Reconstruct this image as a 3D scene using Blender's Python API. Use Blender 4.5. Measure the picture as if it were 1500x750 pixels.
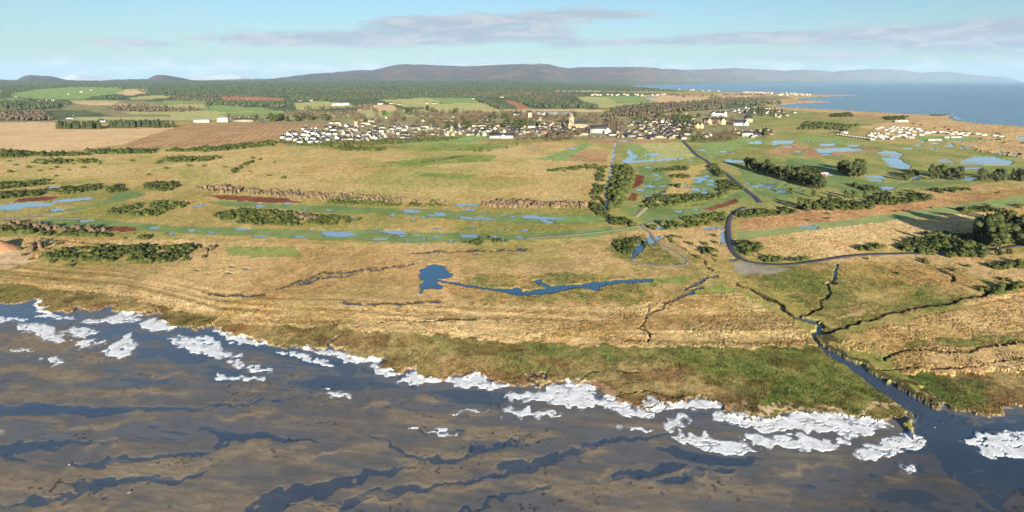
import bpy, bmesh, math, random
import numpy as np

for o in list(bpy.data.objects):
    bpy.data.objects.remove(o, do_unlink=True)
C = bpy.context.scene.collection
SC = bpy.context.scene
rng = random.Random(7)
R = math.radians

# ------------------------------------------------------------------ camera, sky, sun, exposure
CAMH, F, CX, HY = 100.0, 894.0, 750.0, 118.0      # eye height (m); focal length, centre and horizon in photo pixels
cam = bpy.data.cameras.new('camera')
cam.sensor_width = 36.0
cam.lens = 36.0 * F / 1500.0
cam.shift_y = -(375.0 - HY) / 1500.0
cam.clip_start, cam.clip_end = 1.0, 120000.0
camo = bpy.data.objects.new('camera', cam)
camo.location = (0, 0, CAMH)
camo.rotation_euler = (R(90), 0, 0)
C.objects.link(camo)
SC.camera = camo

EXPO = 1.75
SUN_EL, SUN_AZ = R(12.5), R(-9.0)                  # light travels towards azimuth SUN_AZ (from +Y, clockwise)
SKY = 0.05
sun = bpy.data.lights.new('sun', 'SUN')
sun.energy, sun.angle, sun.color = 5.0, R(0.53), (1.0, 0.90, 0.76)
suno = bpy.data.objects.new('sun', sun)
# a sun lamp shines along its local -Z
suno.rotation_euler = (R(90) - SUN_EL, 0, -SUN_AZ)
suno.location = (0, -200, 400)
C.objects.link(suno)
SC.view_settings.view_transform = 'Standard'
SC.view_settings.look = 'None'
SC.view_settings.exposure = EXPO
SC.view_settings.gamma = 1.0

def lin(c):
    c = np.asarray(c, float) / 255.0
    return np.where(c <= 0.04045, c / 12.92, ((c + 0.055) / 1.055) ** 2.4)

class NT:
    """small helper to wire shader nodes"""
    def __init__(s, tree):
        s.t = tree; tree.nodes.clear()
    def n(s, typ, ins=None, **kw):
        nd = s.t.nodes.new(typ)
        for k, v in kw.items(): setattr(nd, k, v)
        for k, v in (ins or {}).items():
            if isinstance(v, bpy.types.NodeSocket): s.t.links.new(v, nd.inputs[k])
            else: nd.inputs[k].default_value = v
        return nd
    def m(s, op, a, b=None, c=None, clamp=False):
        nd = s.t.nodes.new('ShaderNodeMath'); nd.operation = op; nd.use_clamp = clamp
        for i, v in enumerate((a, b, c)):
            if v is None: continue
            if isinstance(v, bpy.types.NodeSocket): s.t.links.new(v, nd.inputs[i])
            else: nd.inputs[i].default_value = v
        return nd.outputs[0]
    def mix(s, f, a, b, blend='MIX'):
        nd = s.t.nodes.new('ShaderNodeMix'); nd.data_type = 'RGBA'; nd.blend_type = blend
        for i, v in ((0, f), (6, a), (7, b)):
            if isinstance(v, bpy.types.NodeSocket): s.t.links.new(v, nd.inputs[i])
            else: nd.inputs[i].default_value = v if i == 0 else (tuple(v) + (1,))[:4]
        return nd.outputs[2]
    def ss(s, x, a, b):
        nd = s.t.nodes.new('ShaderNodeMapRange'); nd.interpolation_type = 'SMOOTHSTEP'
        s.t.links.new(x, nd.inputs[0]); nd.inputs[1].default_value = a; nd.inputs[2].default_value = b
        return nd.outputs[0]
    def link(s, a, b): s.t.links.new(a, b)

world = bpy.data.worlds.new('World'); SC.world = world; world.use_nodes = True
def build_world():
    t = NT(world.node_tree)
    sky = t.n('ShaderNodeTexSky', sky_type='NISHITA')
    sky.sun_disc = False
    sky.sun_elevation = SUN_EL
    sky.sun_rotation = SUN_AZ + math.pi
    sky.air_density, sky.dust_density, sky.ozone_density, sky.altitude = 1.0, 1.2, 2.4, 100
    tc = t.n('ShaderNodeTexCoord')
    sp = t.n('ShaderNodeSeparateXYZ', {0: tc.outputs['Generated']})
    az = t.m('ARCTAN2', sp.outputs[0], sp.outputs[1])
    el = t.m('MULTIPLY', sp.outputs[2], 1.0)
    v1 = t.n('ShaderNodeCombineXYZ', {0: t.m('MULTIPLY', az, 5.0), 1: t.m('MULTIPLY', el, 42.0), 2: 3.1})
    n1 = t.n('ShaderNodeTexNoise', {'Vector': v1.outputs[0], 'Scale': 1.0, 'Detail': 7.0, 'Roughness': 0.62, 'Distortion': 0.3})
    v2 = t.n('ShaderNodeCombineXYZ', {0: t.m('MULTIPLY', az, 16.0), 1: t.m('MULTIPLY', el, 70.0), 2: 9.3})
    n2 = t.n('ShaderNodeTexNoise', {'Vector': v2.outputs[0], 'Scale': 1.0, 'Detail': 9.0, 'Roughness': 0.68, 'Distortion': 0.5})
    # the clouds that stand in this sky: azimuth, elevation, half widths, amount
    cl = [(640, 45, 150, 18, .60), (430, 60, 130, 9, .50), (870, 20, 75, 8, .42), (745, 42, 110, 12, .25),
          (1330, 52, 210, 14, .27), (1430, 74, 160, 16, .27), (1250, 40, 120, 8, .2), (1480, 40, 90, 14, .24),
          (60, 100, 60, 4, .45), (155, 60, 22, 4, .36), (215, 64, 30, 4, .34), (820, 64, 30, 8, .24),
          (1000, 60, 190, 5, .26), (1120, 84, 120, 5, .24), (1060, 52, 60, 3, .2)]
    acc = None
    for (px, py, wx, wy, a) in cl:
        u, v = (px - CX) / F, (HY - py) / F
        A, E = math.atan(u), v / math.sqrt(1 + u * u + v * v)
        dx = t.m('MULTIPLY', t.m('SUBTRACT', az, A), F / wx)
        dy = t.m('MULTIPLY', t.m('SUBTRACT', el, E), F / wy)
        r2 = t.m('ADD', t.m('MULTIPLY', dx, dx), t.m('MULTIPLY', dy, dy))
        g = t.m('MULTIPLY', t.m('POWER', 2.718, t.m('MULTIPLY', r2, -0.6)), a)
        acc = g if acc is None else t.m('ADD', acc, g)
    acc = t.m('MINIMUM', acc, 0.55)
    d = t.m('ADD', n1.outputs[0], t.m('MULTIPLY', t.m('SUBTRACT', n2.outputs[0], 0.5), 0.8))
    d = t.m('ADD', d, acc)
    dens = t.ss(d, 0.70, 0.96)
    dens = t.m('MULTIPLY', dens, 0.92)
    E = 2 ** EXPO
    grey = tuple(lin((172, 182, 196)) / E); warm = tuple(lin((206, 208, 212)) / E)
    ccol = t.mix(t.ss(n2.outputs[0], 0.42, 0.62), grey, warm)
    # low bank of pale cumulus near the horizon
    v3 = t.n('ShaderNodeCombineXYZ', {0: t.m('MULTIPLY', az, 26.0), 1: t.m('MULTIPLY', el, 70.0), 2: 2.7})
    n3 = t.n('ShaderNodeTexNoise', {'Vector': v3.outputs[0], 'Scale': 1.0, 'Detail': 6.0, 'Roughness': 0.6})
    low = t.m('SUBTRACT', n3.outputs[0], t.m('MULTIPLY', t.m('ABSOLUTE', t.m('SUBTRACT', el, 0.020)), 9.0))
    low = t.m('MULTIPLY', t.ss(low, 0.38, 0.64), 0.6)
    skc = t.n('ShaderNodeMix', {0: 1.0}, data_type='RGBA', blend_type='MULTIPLY')
    t.link(sky.outputs[0], skc.inputs[6]); skc.inputs[7].default_value = (SKY * .72, SKY * .84, SKY * .90, 1)
    pale = t.m('MULTIPLY', t.m('POWER', 2.718, t.m('MULTIPLY', t.m('MAXIMUM', el, 0.0), -24.0)), 0.60)     # thin milky air all round the horizon
    c0 = t.mix(pale, skc.outputs[2], tuple(lin((222, 238, 238)) / E))
    c1 = t.mix(low, c0, tuple(lin((243, 240, 232)) / E))
    c2 = t.mix(dens, c1, ccol)
    bg = t.n('ShaderNodeBackground', {0: c2, 1: 1.0})
    out = t.n('ShaderNodeOutputWorld', {0: bg.outputs[0]})
build_world()

# ------------------------------------------------------------------ helpers
def tag(o, label=None, cat=None, group=None, kind=None):
    if label: o['label'] = label
    if cat: o['category'] = cat
    if group: o['group'] = group
    if kind: o['kind'] = kind
    return o

def mesh_obj(name, verts, faces, mat=None, parent=None, smooth=False):
    me = bpy.data.meshes.new(name)
    verts = np.asarray(verts, np.float32)
    if isinstance(faces, np.ndarray):
        nf, k = faces.shape
        me.vertices.add(len(verts)); me.vertices.foreach_set('co', verts.ravel())
        me.loops.add(nf * k); me.loops.foreach_set('vertex_index', faces.astype(np.int32).ravel())
        me.polygons.add(nf)
        me.polygons.foreach_set('loop_start', np.arange(0, nf * k, k, dtype=np.int32))
        me.polygons.foreach_set('loop_total', np.full(nf, k, np.int32))
        me.update(calc_edges=True)
    else:
        me.from_pydata([tuple(v) for v in verts], [], faces); me.update()
    if smooth: me.polygons.foreach_set('use_smooth', np.ones(len(me.polygons), bool))
    if mat: me.materials.append(mat)
    o = bpy.data.objects.new(name, me); C.objects.link(o)
    if parent: o.parent = parent
    return o

PERM = np.random.RandomState(3).permutation(256).astype(np.int32)
PERM2 = np.concatenate([PERM, PERM])
VAL = np.random.RandomState(5).rand(256).astype(np.float32)
def vn(x, y, seed=0):
    xi = np.floor(x).astype(np.int64); yi = np.floor(y).astype(np.int64)
    fx = (x - xi).astype(np.float32); fy = (y - yi).astype(np.float32)
    fx = fx * fx * fx * (fx * (fx * 6 - 15) + 10); fy = fy * fy * fy * (fy * (fy * 6 - 15) + 10)
    X = (xi + seed * 37) & 255; Y = (yi + seed * 91) & 255; X1 = (X + 1) & 255; Y1 = (Y + 1) & 255
    h = lambda a, b: VAL[PERM2[PERM2[a] + b]]
    a = h(X, Y); b = h(X1, Y); c = h(X, Y1); d = h(X1, Y1)
    return (a + (b - a) * fx) * (1 - fy) + (c + (d - c) * fx) * fy
def fbm(x, y, o=4, seed=0, r=0.5):
    s = 0; a = 1.0; t = 0
    for i in range(o):
        s = s + a * vn(x, y, seed + i); t += a; a *= r; x = x * 2.03 + 11.3; y = y * 2.03 + 5.7
    return s / t
def sstep(x, a, b):
    t = np.clip((x - a) / (b - a), 0, 1); return t * t * (3 - 2 * t)

def fill(img, poly, val):
    """even-odd polygon fill in photo pixels"""
    H, W = img.shape
    P = np.asarray(poly, float)
    x0, x1 = int(max(0, P[:, 0].min())), int(min(W - 1, P[:, 0].max() + 1))
    y0, y1 = int(max(0, P[:, 1].min())), int(min(H - 1, P[:, 1].max() + 1))
    if x1 < x0 or y1 < y0: return
    yy, xx = np.mgrid[y0:y1 + 1, x0:x1 + 1].astype(float)
    ins = np.zeros(xx.shape, bool)
    for i in range(len(P)):
        ax, ay = P[i - 1]; bx, by = P[i]
        if ay == by: continue
        c = ((ay > yy) != (by > yy)) & (xx < (bx - ax) * (yy - ay) / (by - ay) + ax)
        ins ^= c
    img[y0:y1 + 1, x0:x1 + 1][ins] = val
def pts(s):
    return [tuple(float(v) for v in w.split(',')) for w in s.split()]
def stroke(img, line, w, val):
    """thick polyline in photo pixels; w may be one width or one per point (vertical widths are 0.5 of it)"""
    L = pts(line) if isinstance(line, str) else line
    W = w if isinstance(w, (list, tuple)) else [w] * len(L)
    for (a, b, wa, wb) in zip(L[:-1], L[1:], W[:-1], W[1:]):
        dx, dy = b[0] - a[0], b[1] - a[1]; l = math.hypot(dx, dy) + 1e-6
        nx, ny = -dy / l, dx / l
        k = lambda q, ww, s: (q[0] + s * nx * ww / 2, q[1] + s * ny * ww / 2 * 0.75)
        fill(img, [k(a, wa, 1), k(b, wb, 1), k(b, wb, -1), k(a, wa, -1)], val)

def strokew(img, line, wm, val, minpx=1.3):
    """track of real width wm (m) along a photo line on level ground"""
    L = pts(line) if isinstance(line, str) else line
    for (a, b) in zip(L[:-1], L[1:]):
        q = []
        for (x, y) in (a, b):
            sx = (y - HY) / CAMH; sy = (y - HY) ** 2 / (CAMH * F)
            tx, ty = (b[0] - a[0]) / sx, (b[1] - a[1]) / sy; l = math.hypot(tx, ty)
            ox, oy = -ty / l * sx * wm / 2, tx / l * sy * wm / 2
            k = max(1.0, minpx / 2 / (math.hypot(ox, oy) + 1e-6)); q.append((x, y, ox * k, oy * k))
        fill(img, [(q[0][0] + q[0][2], q[0][1] + q[0][3]), (q[1][0] + q[1][2], q[1][1] + q[1][3]), (q[1][0] - q[1][2], q[1][1] - q[1][3]), (q[0][0] - q[0][2], q[0][1] - q[0][3])], val)

# ------------------------------------------------------------------ shape of the land
def hbase(x, y):
    x = np.asarray(x, float); y = np.asarray(y, float)
    u = x / np.maximum(y, 1)
    w = 1 - sstep(u, -0.02, 0.24)
    rise = 52 * sstep(y, 1300, 8200) + 44 * sstep(y, 7600, 11000)
    roll = 9 * (fbm(x / 900.0, y / 900.0, 2, 40) - 0.5) * sstep(y, 1600, 3500) * (1 - sstep(u, 0.2, 0.36))
    knoll = 13 * np.exp(-(((x - 430) / 300.0) ** 2 + ((y - 2150) / 330.0) ** 2))   # wooded rise behind the town
    return 0.8 + rise * w + roll + knoll
def ground(px, py):
    """photo pixel -> point on the land"""
    u = (px - CX) / F; k = (py - HY) / F
    y = np.geomspace(60, 14000, 900)
    z = CAMH - k * y - hbase(u * y, y)
    i = int(np.argmax(z < 0))
    if z[i] >= 0: i = len(y) - 1
    i = max(i, 1)
    t = z[i - 1] / (z[i - 1] - z[i] + 1e-9)
    yy = y[i - 1] + t * (y[i] - y[i - 1])
    return u * yy, yy, float(hbase(u * yy, yy))
# ------------------------------------------------------------------ land cover (what grows where), in plan
KALB = 1.18      # sunlit level of a surface of albedo 1 in this light and exposure
CLS = {}         # name -> id, two colours, relief height (m), relief length (m), ground object it belongs to
def cls(name, a, b, rel, ln, grp):
    CLS[name] = (len(CLS), lin(a) / KALB, lin(b) / KALB, rel, ln, grp)
cls('rough',   (160, 148, 86), (190, 162, 102), .16, 3.0, 'grassland')
cls('golden',  (186, 164, 102), (204, 176, 118), .16, 2.5, 'grassland')
cls('green',   (124, 140, 70), (156, 158, 86), .10, 3.0, 'grassland')
cls('reed',    (194, 162, 104), (222, 188, 132), .32, 1.5, 'reed_bed')
cls('reedlow', (176, 150, 98), (206, 172, 118), .20, 1.6, 'reed_bed')
cls('redgrass',(176, 132, 92), (204, 160, 108), .22, 2.0, 'reed_bed')
cls('mixed',   (126, 124, 68), (186, 152, 98), .22, 1.8, 'reed_bed')
cls('marsh',   (134, 120, 74), (168, 144, 94), .15, 1.6, 'salt_marsh')
cls('marshg',  (110, 116, 62), (146, 134, 80), .15, 1.6, 'salt_marsh')
cls('mud',     (104, 99, 96), (150, 132, 108), .0, 3.0, 'mudflat')
cls('sand',    (214, 186, 146), (196, 160, 118), .1, 2.0, 'sand_bank')
cls('fairway', (112, 132, 78), (134, 148, 90), .02, 5.0, 'golf_fairway')
cls('green1',  (120, 148, 80), (140, 162, 92), .02, 5.0, 'golf_fairway')
cls('strip',   (138, 150, 92), (154, 162, 104), .02, 4.0, 'grass_airstrip')
cls('heather', (112, 62, 46), (136, 84, 60), .2, 2.0, 'heather')
cls('stubble', (208, 172, 126), (222, 190, 142), .05, 4.0, 'farm_field')
cls('plough',  (168, 132, 94), (188, 152, 108), .08, 3.0, 'farm_field')
cls('pasture', (134, 156, 88), (150, 166, 100), .05, 4.0, 'farm_field')
cls('pale',    (172, 172, 106), (190, 182, 122), .05, 4.0, 'farm_field')
cls('redfield',(170, 118, 84), (186, 136, 98), .05, 4.0, 'farm_field')
cls('scrub',   (134, 132, 88), (162, 148, 108), .5, 6.0, 'grassland')
cls('forest',  (84, 98, 66), (108, 116, 80), .8, 12.0, 'forest_floor')
cls('purple',  (114, 98, 84), (130, 112, 94), .8, 10.0, 'forest_floor')
cls('town',    (136, 132, 88), (164, 150, 112), .2, 6.0, 'town_ground')
cls('dune',    (188, 154, 104), (208, 176, 126), .8, 9.0, 'sand_dunes')
cls('golf',    (138, 144, 82), (168, 158, 96), .08, 5.0, 'grassland')
cls('asphalt', (112, 112, 116), (132, 130, 132), .0, 5.0, 'grassland')
cls('gravel',  (146, 138, 124), (168, 156, 136), .0, 3.0, 'grassland')
cls('gorsefl', (84, 92, 46), (120, 108, 62), .2, 2.0, 'grassland')
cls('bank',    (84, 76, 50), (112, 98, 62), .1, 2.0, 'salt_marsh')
cls('rock',    (70, 66, 62), (100, 92, 84), .6, 6.0, 'rocks')
CID = {k: v[0] for k, v in CLS.items()}

soft = np.full((760, 1500), CID['rough'], np.uint8)      # natural cover, ragged edges
crisp = np.full((760, 1500), 255, np.uint8)              # fields, fairways: clean edges
wat = np.zeros((760, 1500), np.float32)                  # standing water, 0..1
cut = np.zeros((760, 1500), np.float32)                  # depth of ditches and creeks
def S(c, s): fill(soft, pts(s), CID[c])
def K(c, s): fill(crisp, pts(s), CID[c])

# ---- far plain
S('forest', '0,80 1500,80 1500,134 0,134')
S('forest', '0,134 880,134 1050,140 1050,150 800,165 400,165 0,176')
S('scrub', '100,146 330,150 400,160 400,178 0,180 0,164 90,160')
S('purple', '0,161 70,163 78,177 0,178')
S('forest', '45,162 130,162 165,170 80,176')
S('pale', '250,160 470,164 620,160 860,160 860,172 420,178 250,176')
S('town', '380,176 470,172 560,166 900,162 1060,158 1140,152 1185,160 1170,172 1110,188 1120,205 1050,212 900,205 740,205 600,212 420,214')
S('forest', '885,166 930,156 1010,150 1040,142 1110,146 1140,152 1060,160 900,168')
S('dune', '1010,138 1110,134 1270,138 1270,141 1200,144 1150,147 1225,148 1222,151 1130,156 1100,150 1030,142')
S('scrub', '1030,143 1150,140 1160,144 1110,150 1040,150')
S('golf', '1085,176 1130,158 1180,160 1300,166 1345,172 1260,186 1120,190')
S('golf', '905,205 1120,190 1230,196 1300,210 1500,215 1500,275 1300,300 1100,305 920,330 880,250')
S('dune', '1120,157 1180,159 1240,162 1300,166 1350,168 1395,168 1385,171 1396,177 1430,182 1500,186 1500,232 1440,222 1380,204 1300,196 1260,186 1330,172 1180,163 1125,160')
S('rock', '1362,168 1398,166.5 1400,168 1385,170 1362,170')
# ---- mid plain
S('golden', '0,228 300,214 420,214 600,222 760,210 900,206 900,240 880,300 640,298 400,282 250,268 0,266')
S('green', '560,238 620,232 690,226 730,228 720,236 600,244')
S('green', '560,214 700,210 760,214 700,222 600,222')
S('green', '610,252 700,256 690,262 600,258')
S('green', '880,318 945,300 1040,290 1060,300 960,330')
S('golden', '975,246 1040,240 1022,256 1000,286 975,288 985,262')
S('redgrass', '1075,324 1140,312 1250,300 1370,284 1500,264 1500,287 1350,307 1150,334 1085,338')
S('reedlow', '1320,285 1500,262 1500,275 1400,284 1330,294')
S('reed', '1085,350 1230,330 1420,310 1500,298 1500,338 1440,346 1340,345 1300,362 1180,382 1100,378')
S('reedlow', '1180,382 1300,372 1500,372 1500,420 1380,392 1250,392')
S('mixed', '1090,410 1110,394 1215,384 1330,384 1420,396 1420,440 1240,482 1200,462 1130,425')
S('reedlow', '1255,430 1330,420 1340,430 1290,450 1225,470')
S('reed', '1210,498 1300,480 1500,420 1500,520 1310,522 1270,520')
S('mixed', '1340,498 1500,488 1500,506 1370,508 1300,512')
S('reedlow', '0,345 200,348 320,352 420,356 620,362 740,358 900,346 960,332 1065,334 1070,400 1090,415 1190,500 1100,512 900,508 700,498 500,480 320,470 180,432 0,415')
S('golden', '440,356 640,358 800,352 900,344 900,352 640,364 440,362')
S('mixed', '700,404 860,400 960,410 955,445 700,446 650,420')
S('green', '940,414 985,405 1025,406 1000,412 950,418')
S('green', '1010,430 1060,416 1090,426 1130,450 1080,440 1040,424 1000,440')
S('reed', '0,412 100,418 220,432 300,438 420,446 560,450 720,448 900,452 960,440 1030,428 1090,432 1190,490 1190,508 1100,511 900,508 700,498 500,480 320,470 260,452 180,432 0,420')
S('reed', '0,346 90,352 300,352 330,360 60,362 0,358')
S('green', '330,362 430,361 446,374 400,378 330,372')
S('mixed', '905,345 950,344 985,372 1000,386 940,388 890,372')
# ---- salt marsh, mud
SH = ('0,443 25,441 45,437 60,436 66,442 64,452 70,456 100,456 112,450 130,452 150,448 170,447 172,455 185,460 205,458 240,453 '
      '236,462 245,475 255,480 285,480 312,477 313,471 322,480 340,487 365,495 390,505 402,508 425,503 450,506 482,508 487,498 498,490 495,503 505,509 '
      '520,517 550,524 560,530 574,545 590,545 600,540 612,535 630,548 655,557 668,553 680,549 705,549 735,555 750,560 780,560 786,550 797,545 790,560 '
      '800,563 815,558 830,556 850,560 862,568 875,568 890,575 905,583 925,588 950,592 970,588 985,592 1015,580 1045,588 1060,600 1080,608 1100,608 '
      '1130,605 1180,602 1250,605 1300,611 1326,606 1340,592 1330,585')
RB = '1360,585 1372,592 1400,598 1430,602 1446,610 1466,606 1476,596 1500,590'
S('marsh', '0,415 100,425 180,432 260,452 320,470 400,478 500,480 600,488 700,498 800,503 900,508 1000,510 1100,512 1190,508 1215,515 1330,585 1330,620 0,620')
S('marshg', '600,490 700,499 900,509 1190,508 1230,525 1310,575 1290,598 1180,596 1110,590 1130,560 1060,548 960,570 900,562 820,548 740,545 700,520 640,512')
S('marsh', '760,520 1000,540 1100,552 1090,580 960,572 820,545')
S('marsh', '1310,522 1350,520 1500,540 1500,620 1370,600 1340,560')
S('reed', '1300,524 1380,516 1500,510 1500,538 1400,545 1330,546')
S('marshg', '1330,548 1400,548 1450,555 1460,585 1420,596 1372,588')
fill(soft, pts(SH) + [(1340, 640), (1352, 590)] + pts(RB) + [(1520, 800), (-20, 800)], CID['mud'])
for s, w in (('846,558 870,564 896,568 905,576', 6), ('1050,594 1066,590 1090,590', 7), ('1092,600 1130,594 1160,600 1200,594 1240,600', 6),
             ('640,552 655,556', 4), ('585,540 606,536', 5), ('1255,600 1300,592 1330,595', 6), ('1320,580 1338,590', 4)):
    stroke(soft, s, w, CID['sand'])
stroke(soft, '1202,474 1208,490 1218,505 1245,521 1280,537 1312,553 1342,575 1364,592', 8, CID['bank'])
S('sand', '0,366 30,364 46,372 52,380 40,388 20,394 0,396')

# ---- fields
for c, s in (
    ('pasture', '14,137 60,131 100,128 180,128 176,137 136,141 122,146 60,145 20,142'),
    ('pale', '134,141 176,137 214,131 184,131 160,138'), ('stubble', '173,138 186,132 216,130 212,137 190,140'),
    ('pale', '182,144 230,139 252,141 248,144 200,146'), ('pasture', '0,145 20,143 45,147 20,152 0,151'),
    ('pale', '216,155 260,153 330,152 400,150 400,156 300,159 216,158'), ('redfield', '322,141 345,140 415,144 416,148 330,147'),
    ('forest', '305,149 420,148 430,152 410,158 300,156'), ('pasture', '300,153 350,155 346,161 300,163'),
    ('pasture', '330,166 400,161 416,165 410,170 300,172'), ('pale', '100,172 250,172 330,168 330,175 110,177'),
    ('stubble', '0,180 80,178 82,190 272,187 286,181 245,190 210,201 180,212 122,219 0,229'),
    ('plough', '286,181 470,182 442,195 415,204 340,214 172,217 212,201 246,190'),
    ('plough', '380,181 478,182 466,190 450,196 382,196'),
    ('pale', '430,151 470,148 512,151 520,156 470,160 436,162'), ('stubble', '524,154 574,153 584,161 545,166 525,162'),
    ('pale', '556,146 630,143 645,150 634,157 590,156'), ('pasture', '630,144 692,143 702,150 645,151'),
    ('pale', '618,152 708,150 732,161 700,165 650,166 622,160'), ('pale', '470,166 540,162 625,163 640,168 600,172 480,172'),
    ('pasture', '560,163 640,166 640,170 560,170'),
    ('redfield', '738,146 756,148 778,159 764,161 748,152'), ('stubble', '700,161 880,160 884,163 700,166'),
    ('purple', '768,141 805,141 832,150 845,157 800,157'),
    ('pale', '846,142 890,141 966,149 905,157 880,159 852,147'), ('pasture', '886,141 935,141 964,149 905,152'),
    ('stubble', '935,140 1020,140 1046,145 1000,152 962,150 '),
    ('stubble', '1050,142 1090,139 1110,141 1060,144'), ('stubble', '812,132.4 880,133 880,134.6 812,134'),
    ('pasture', '795,231 855,210 868,212 850,222 826,236 772,233'), ('plough', '826,236 850,223 890,222 888,238'),
    ('plough', '860,206 900,203 960,204 990,206 990,209 905,212 870,210'),
    ('pale', '912,212 998,208 1022,229 980,237 925,238 918,224'), ('pasture', '912,212 935,211 960,228 950,236 925,238 918,224'),
    ('pasture', '598,207 640,202 690,198 730,197 742,200 700,206 690,210 600,212'),
    ('pasture', '510,174 528,173 532,180 512,180'), ('pasture', '450,174 472,170 470,175'),
    ('pasture', '1020,214 1100,200 1115,205 1040,232'),
    ('plough', '1175,222 1205,214 1300,219 1230,228 1180,230'), ('plough', '1110,224 1160,210 1190,216 1150,228'),
    ('pasture', '1180,198 1260,206 1240,212 1160,204'), ('pasture', '1340,200 1400,198 1460,206 1350,207'),
    ('plough', '1190,168 1330,172 1300,176 1190,171'),
    ('fairway', '60,311 120,304 160,292 172,282 200,279 216,283 203,290 165,297 120,307 80,313'),
    ('fairway', '298,295 340,294 380,297 450,300 520,303 580,306 640,307 700,312 780,313 860,315 886,318 892,324 850,329 780,327 700,324 640,319 580,313 500,312 440,309 380,304 330,301'),
    ('fairway', '38,326 70,320 130,321 200,326 260,331 330,333 400,335 480,338 540,335 600,340 680,341 760,344 850,338 885,331 900,333 880,342 800,349 740,351 680,353 600,356 520,353 450,351 400,347 330,345 250,341 180,337 110,334 45,331'),
    ('green1', '812,318 870,317 888,321 870,326 820,326'), ('green1', '830,346 900,336 935,331 938,334 860,348'),
    ('fairway', '935,243 965,240 972,250 980,266 975,284 955,290 936,287 945,270 938,256'),
    ('fairway', '1016,262 1046,248 1054,256 1054,276 1036,287 998,290 1016,280'),
    ('fairway', '1080,248 1100,244 1120,258 1190,282 1165,289 1120,290 1100,276'),
    ('fairway', '915,309 945,299 950,304 985,306 1040,302 1082,288 1086,292 1040,310 1000,321 945,326'),
    ('fairway', '1060,290 1090,278 1100,284 1040,303 1000,303'),
    ('fairway', '1150,232 1200,234 1260,262 1300,268 1400,266 1420,268 1330,276 1210,272 1160,256'),
    ('fairway', '1210,260 1260,268 1300,280 1260,285 1200,270'),
    ('strip', '1085,338 1150,334 1250,320 1350,307 1440,295 1500,286 1500,299 1420,312 1330,321 1230,332 1160,341 1085,352'),
    ('gravel', '1076,386 1092,383 1130,392 1160,394 1130,402 1080,402'),
    ('strip', '1080,338 1085,336 1085,352 1080,350'),
    ('heather', '931,255 944,258 941,270 926,277 930,264'), ('heather', '924,282 936,285 931,293 919,294'),
    ('heather', '1030,306 1080,291 1084,296 1066,303 1038,308'), ('heather', '1000,303 1046,295 1028,300'),
    ('heather', '940,295 965,285 960,290 945,297'), ('heather', '305,287 350,287 420,291 445,297 400,297 330,293'),
    ('heather', '25,292 60,288 88,289 60,295 20,297'), ('heather', '130,333 190,333 210,338 160,340'),
    ('heather', '1003,275 1014,273 1012,276'), ('heather', '965,282 977,278 975,283'),
    ): K(c, s)
for c, s in (('pale', '104,147 176,148 170,151 150,152 104,151'), ('stubble', '110,151 170,151 210,154 200,156 130,154'), ('pasture', '240,147 300,148 300,152 240,151'), ('purple', '150,156 240,157 300,161 250,163 170,162'),
             ('pasture', '300,160 380,157 400,160 330,165'), ('pale', '180,164 300,164 330,167 200,168'), ('pale', '0,151 20,152 30,155 0,156')): K(c, s)
# ---- tracks and wet ditches
ROADS = [ # name, photo line, width (m), class, label
 ('road', '1000,206 1012,219 1022,229 1033,234 1042,242 1062,253 1078,267 1096,281 1107,289 1113,297', 4.6, 'asphalt'),
 ('road', '1092,303 1083,306 1075,311 1068,319 1066,330 1067,345 1069,358 1074,370 1084,379 1100,384 1120,387 1145,388 1180,385 1215,379 1240,375 1280,372 1340,371 1390,371 1440,368 1475,362 1520,356', 3.6, 'asphalt'),
 ('path', '938,330 946,336 953,342 957,349 966,357 985,366 1000,376 1008,383 1006,387 985,390 960,389 925,384', 1.6, 'gravel'),
 ('path', '770,349 840,344 900,337 938,330 955,325 978,321', 2.2, 'gravel'),
 ('path', '0,320 60,318 120,320', 2.6, 'gravel'),
 ('path', '930,318 945,304 960,296 975,290', 4.5, 'pale'),
 ('path', '1022,229 1040,227 1080,222', 5.0, 'gravel'),
 ('path', '1255,222 1300,226 1400,236 1440,240 1500,243', 4.5, 'rough'),
]
for (nm, s, w, c) in ROADS:
    strokew(crisp, s, w, CID[c])
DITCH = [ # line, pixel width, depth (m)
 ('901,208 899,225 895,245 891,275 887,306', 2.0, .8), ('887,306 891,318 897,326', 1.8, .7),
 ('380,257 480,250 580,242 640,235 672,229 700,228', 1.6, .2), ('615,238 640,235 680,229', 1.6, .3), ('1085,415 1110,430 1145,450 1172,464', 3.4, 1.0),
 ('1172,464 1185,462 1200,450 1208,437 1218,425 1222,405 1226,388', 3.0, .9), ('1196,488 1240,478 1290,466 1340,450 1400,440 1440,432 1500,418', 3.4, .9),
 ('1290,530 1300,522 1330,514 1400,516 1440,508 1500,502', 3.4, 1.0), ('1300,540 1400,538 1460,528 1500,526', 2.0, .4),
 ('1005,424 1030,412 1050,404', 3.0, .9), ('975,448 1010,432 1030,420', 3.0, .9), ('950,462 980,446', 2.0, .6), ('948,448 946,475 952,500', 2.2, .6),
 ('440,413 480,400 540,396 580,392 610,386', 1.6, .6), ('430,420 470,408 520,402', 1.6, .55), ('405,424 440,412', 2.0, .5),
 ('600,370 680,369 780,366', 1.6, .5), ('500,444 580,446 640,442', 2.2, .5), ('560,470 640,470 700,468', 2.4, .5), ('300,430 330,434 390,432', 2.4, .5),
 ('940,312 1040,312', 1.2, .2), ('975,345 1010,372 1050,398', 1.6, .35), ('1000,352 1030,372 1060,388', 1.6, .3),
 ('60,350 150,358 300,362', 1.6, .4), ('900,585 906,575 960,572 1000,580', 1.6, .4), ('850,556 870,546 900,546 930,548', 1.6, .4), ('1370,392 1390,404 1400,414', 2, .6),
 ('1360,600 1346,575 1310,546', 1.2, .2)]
for s, w, d in DITCH: stroke(cut, s, w, d)
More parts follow.
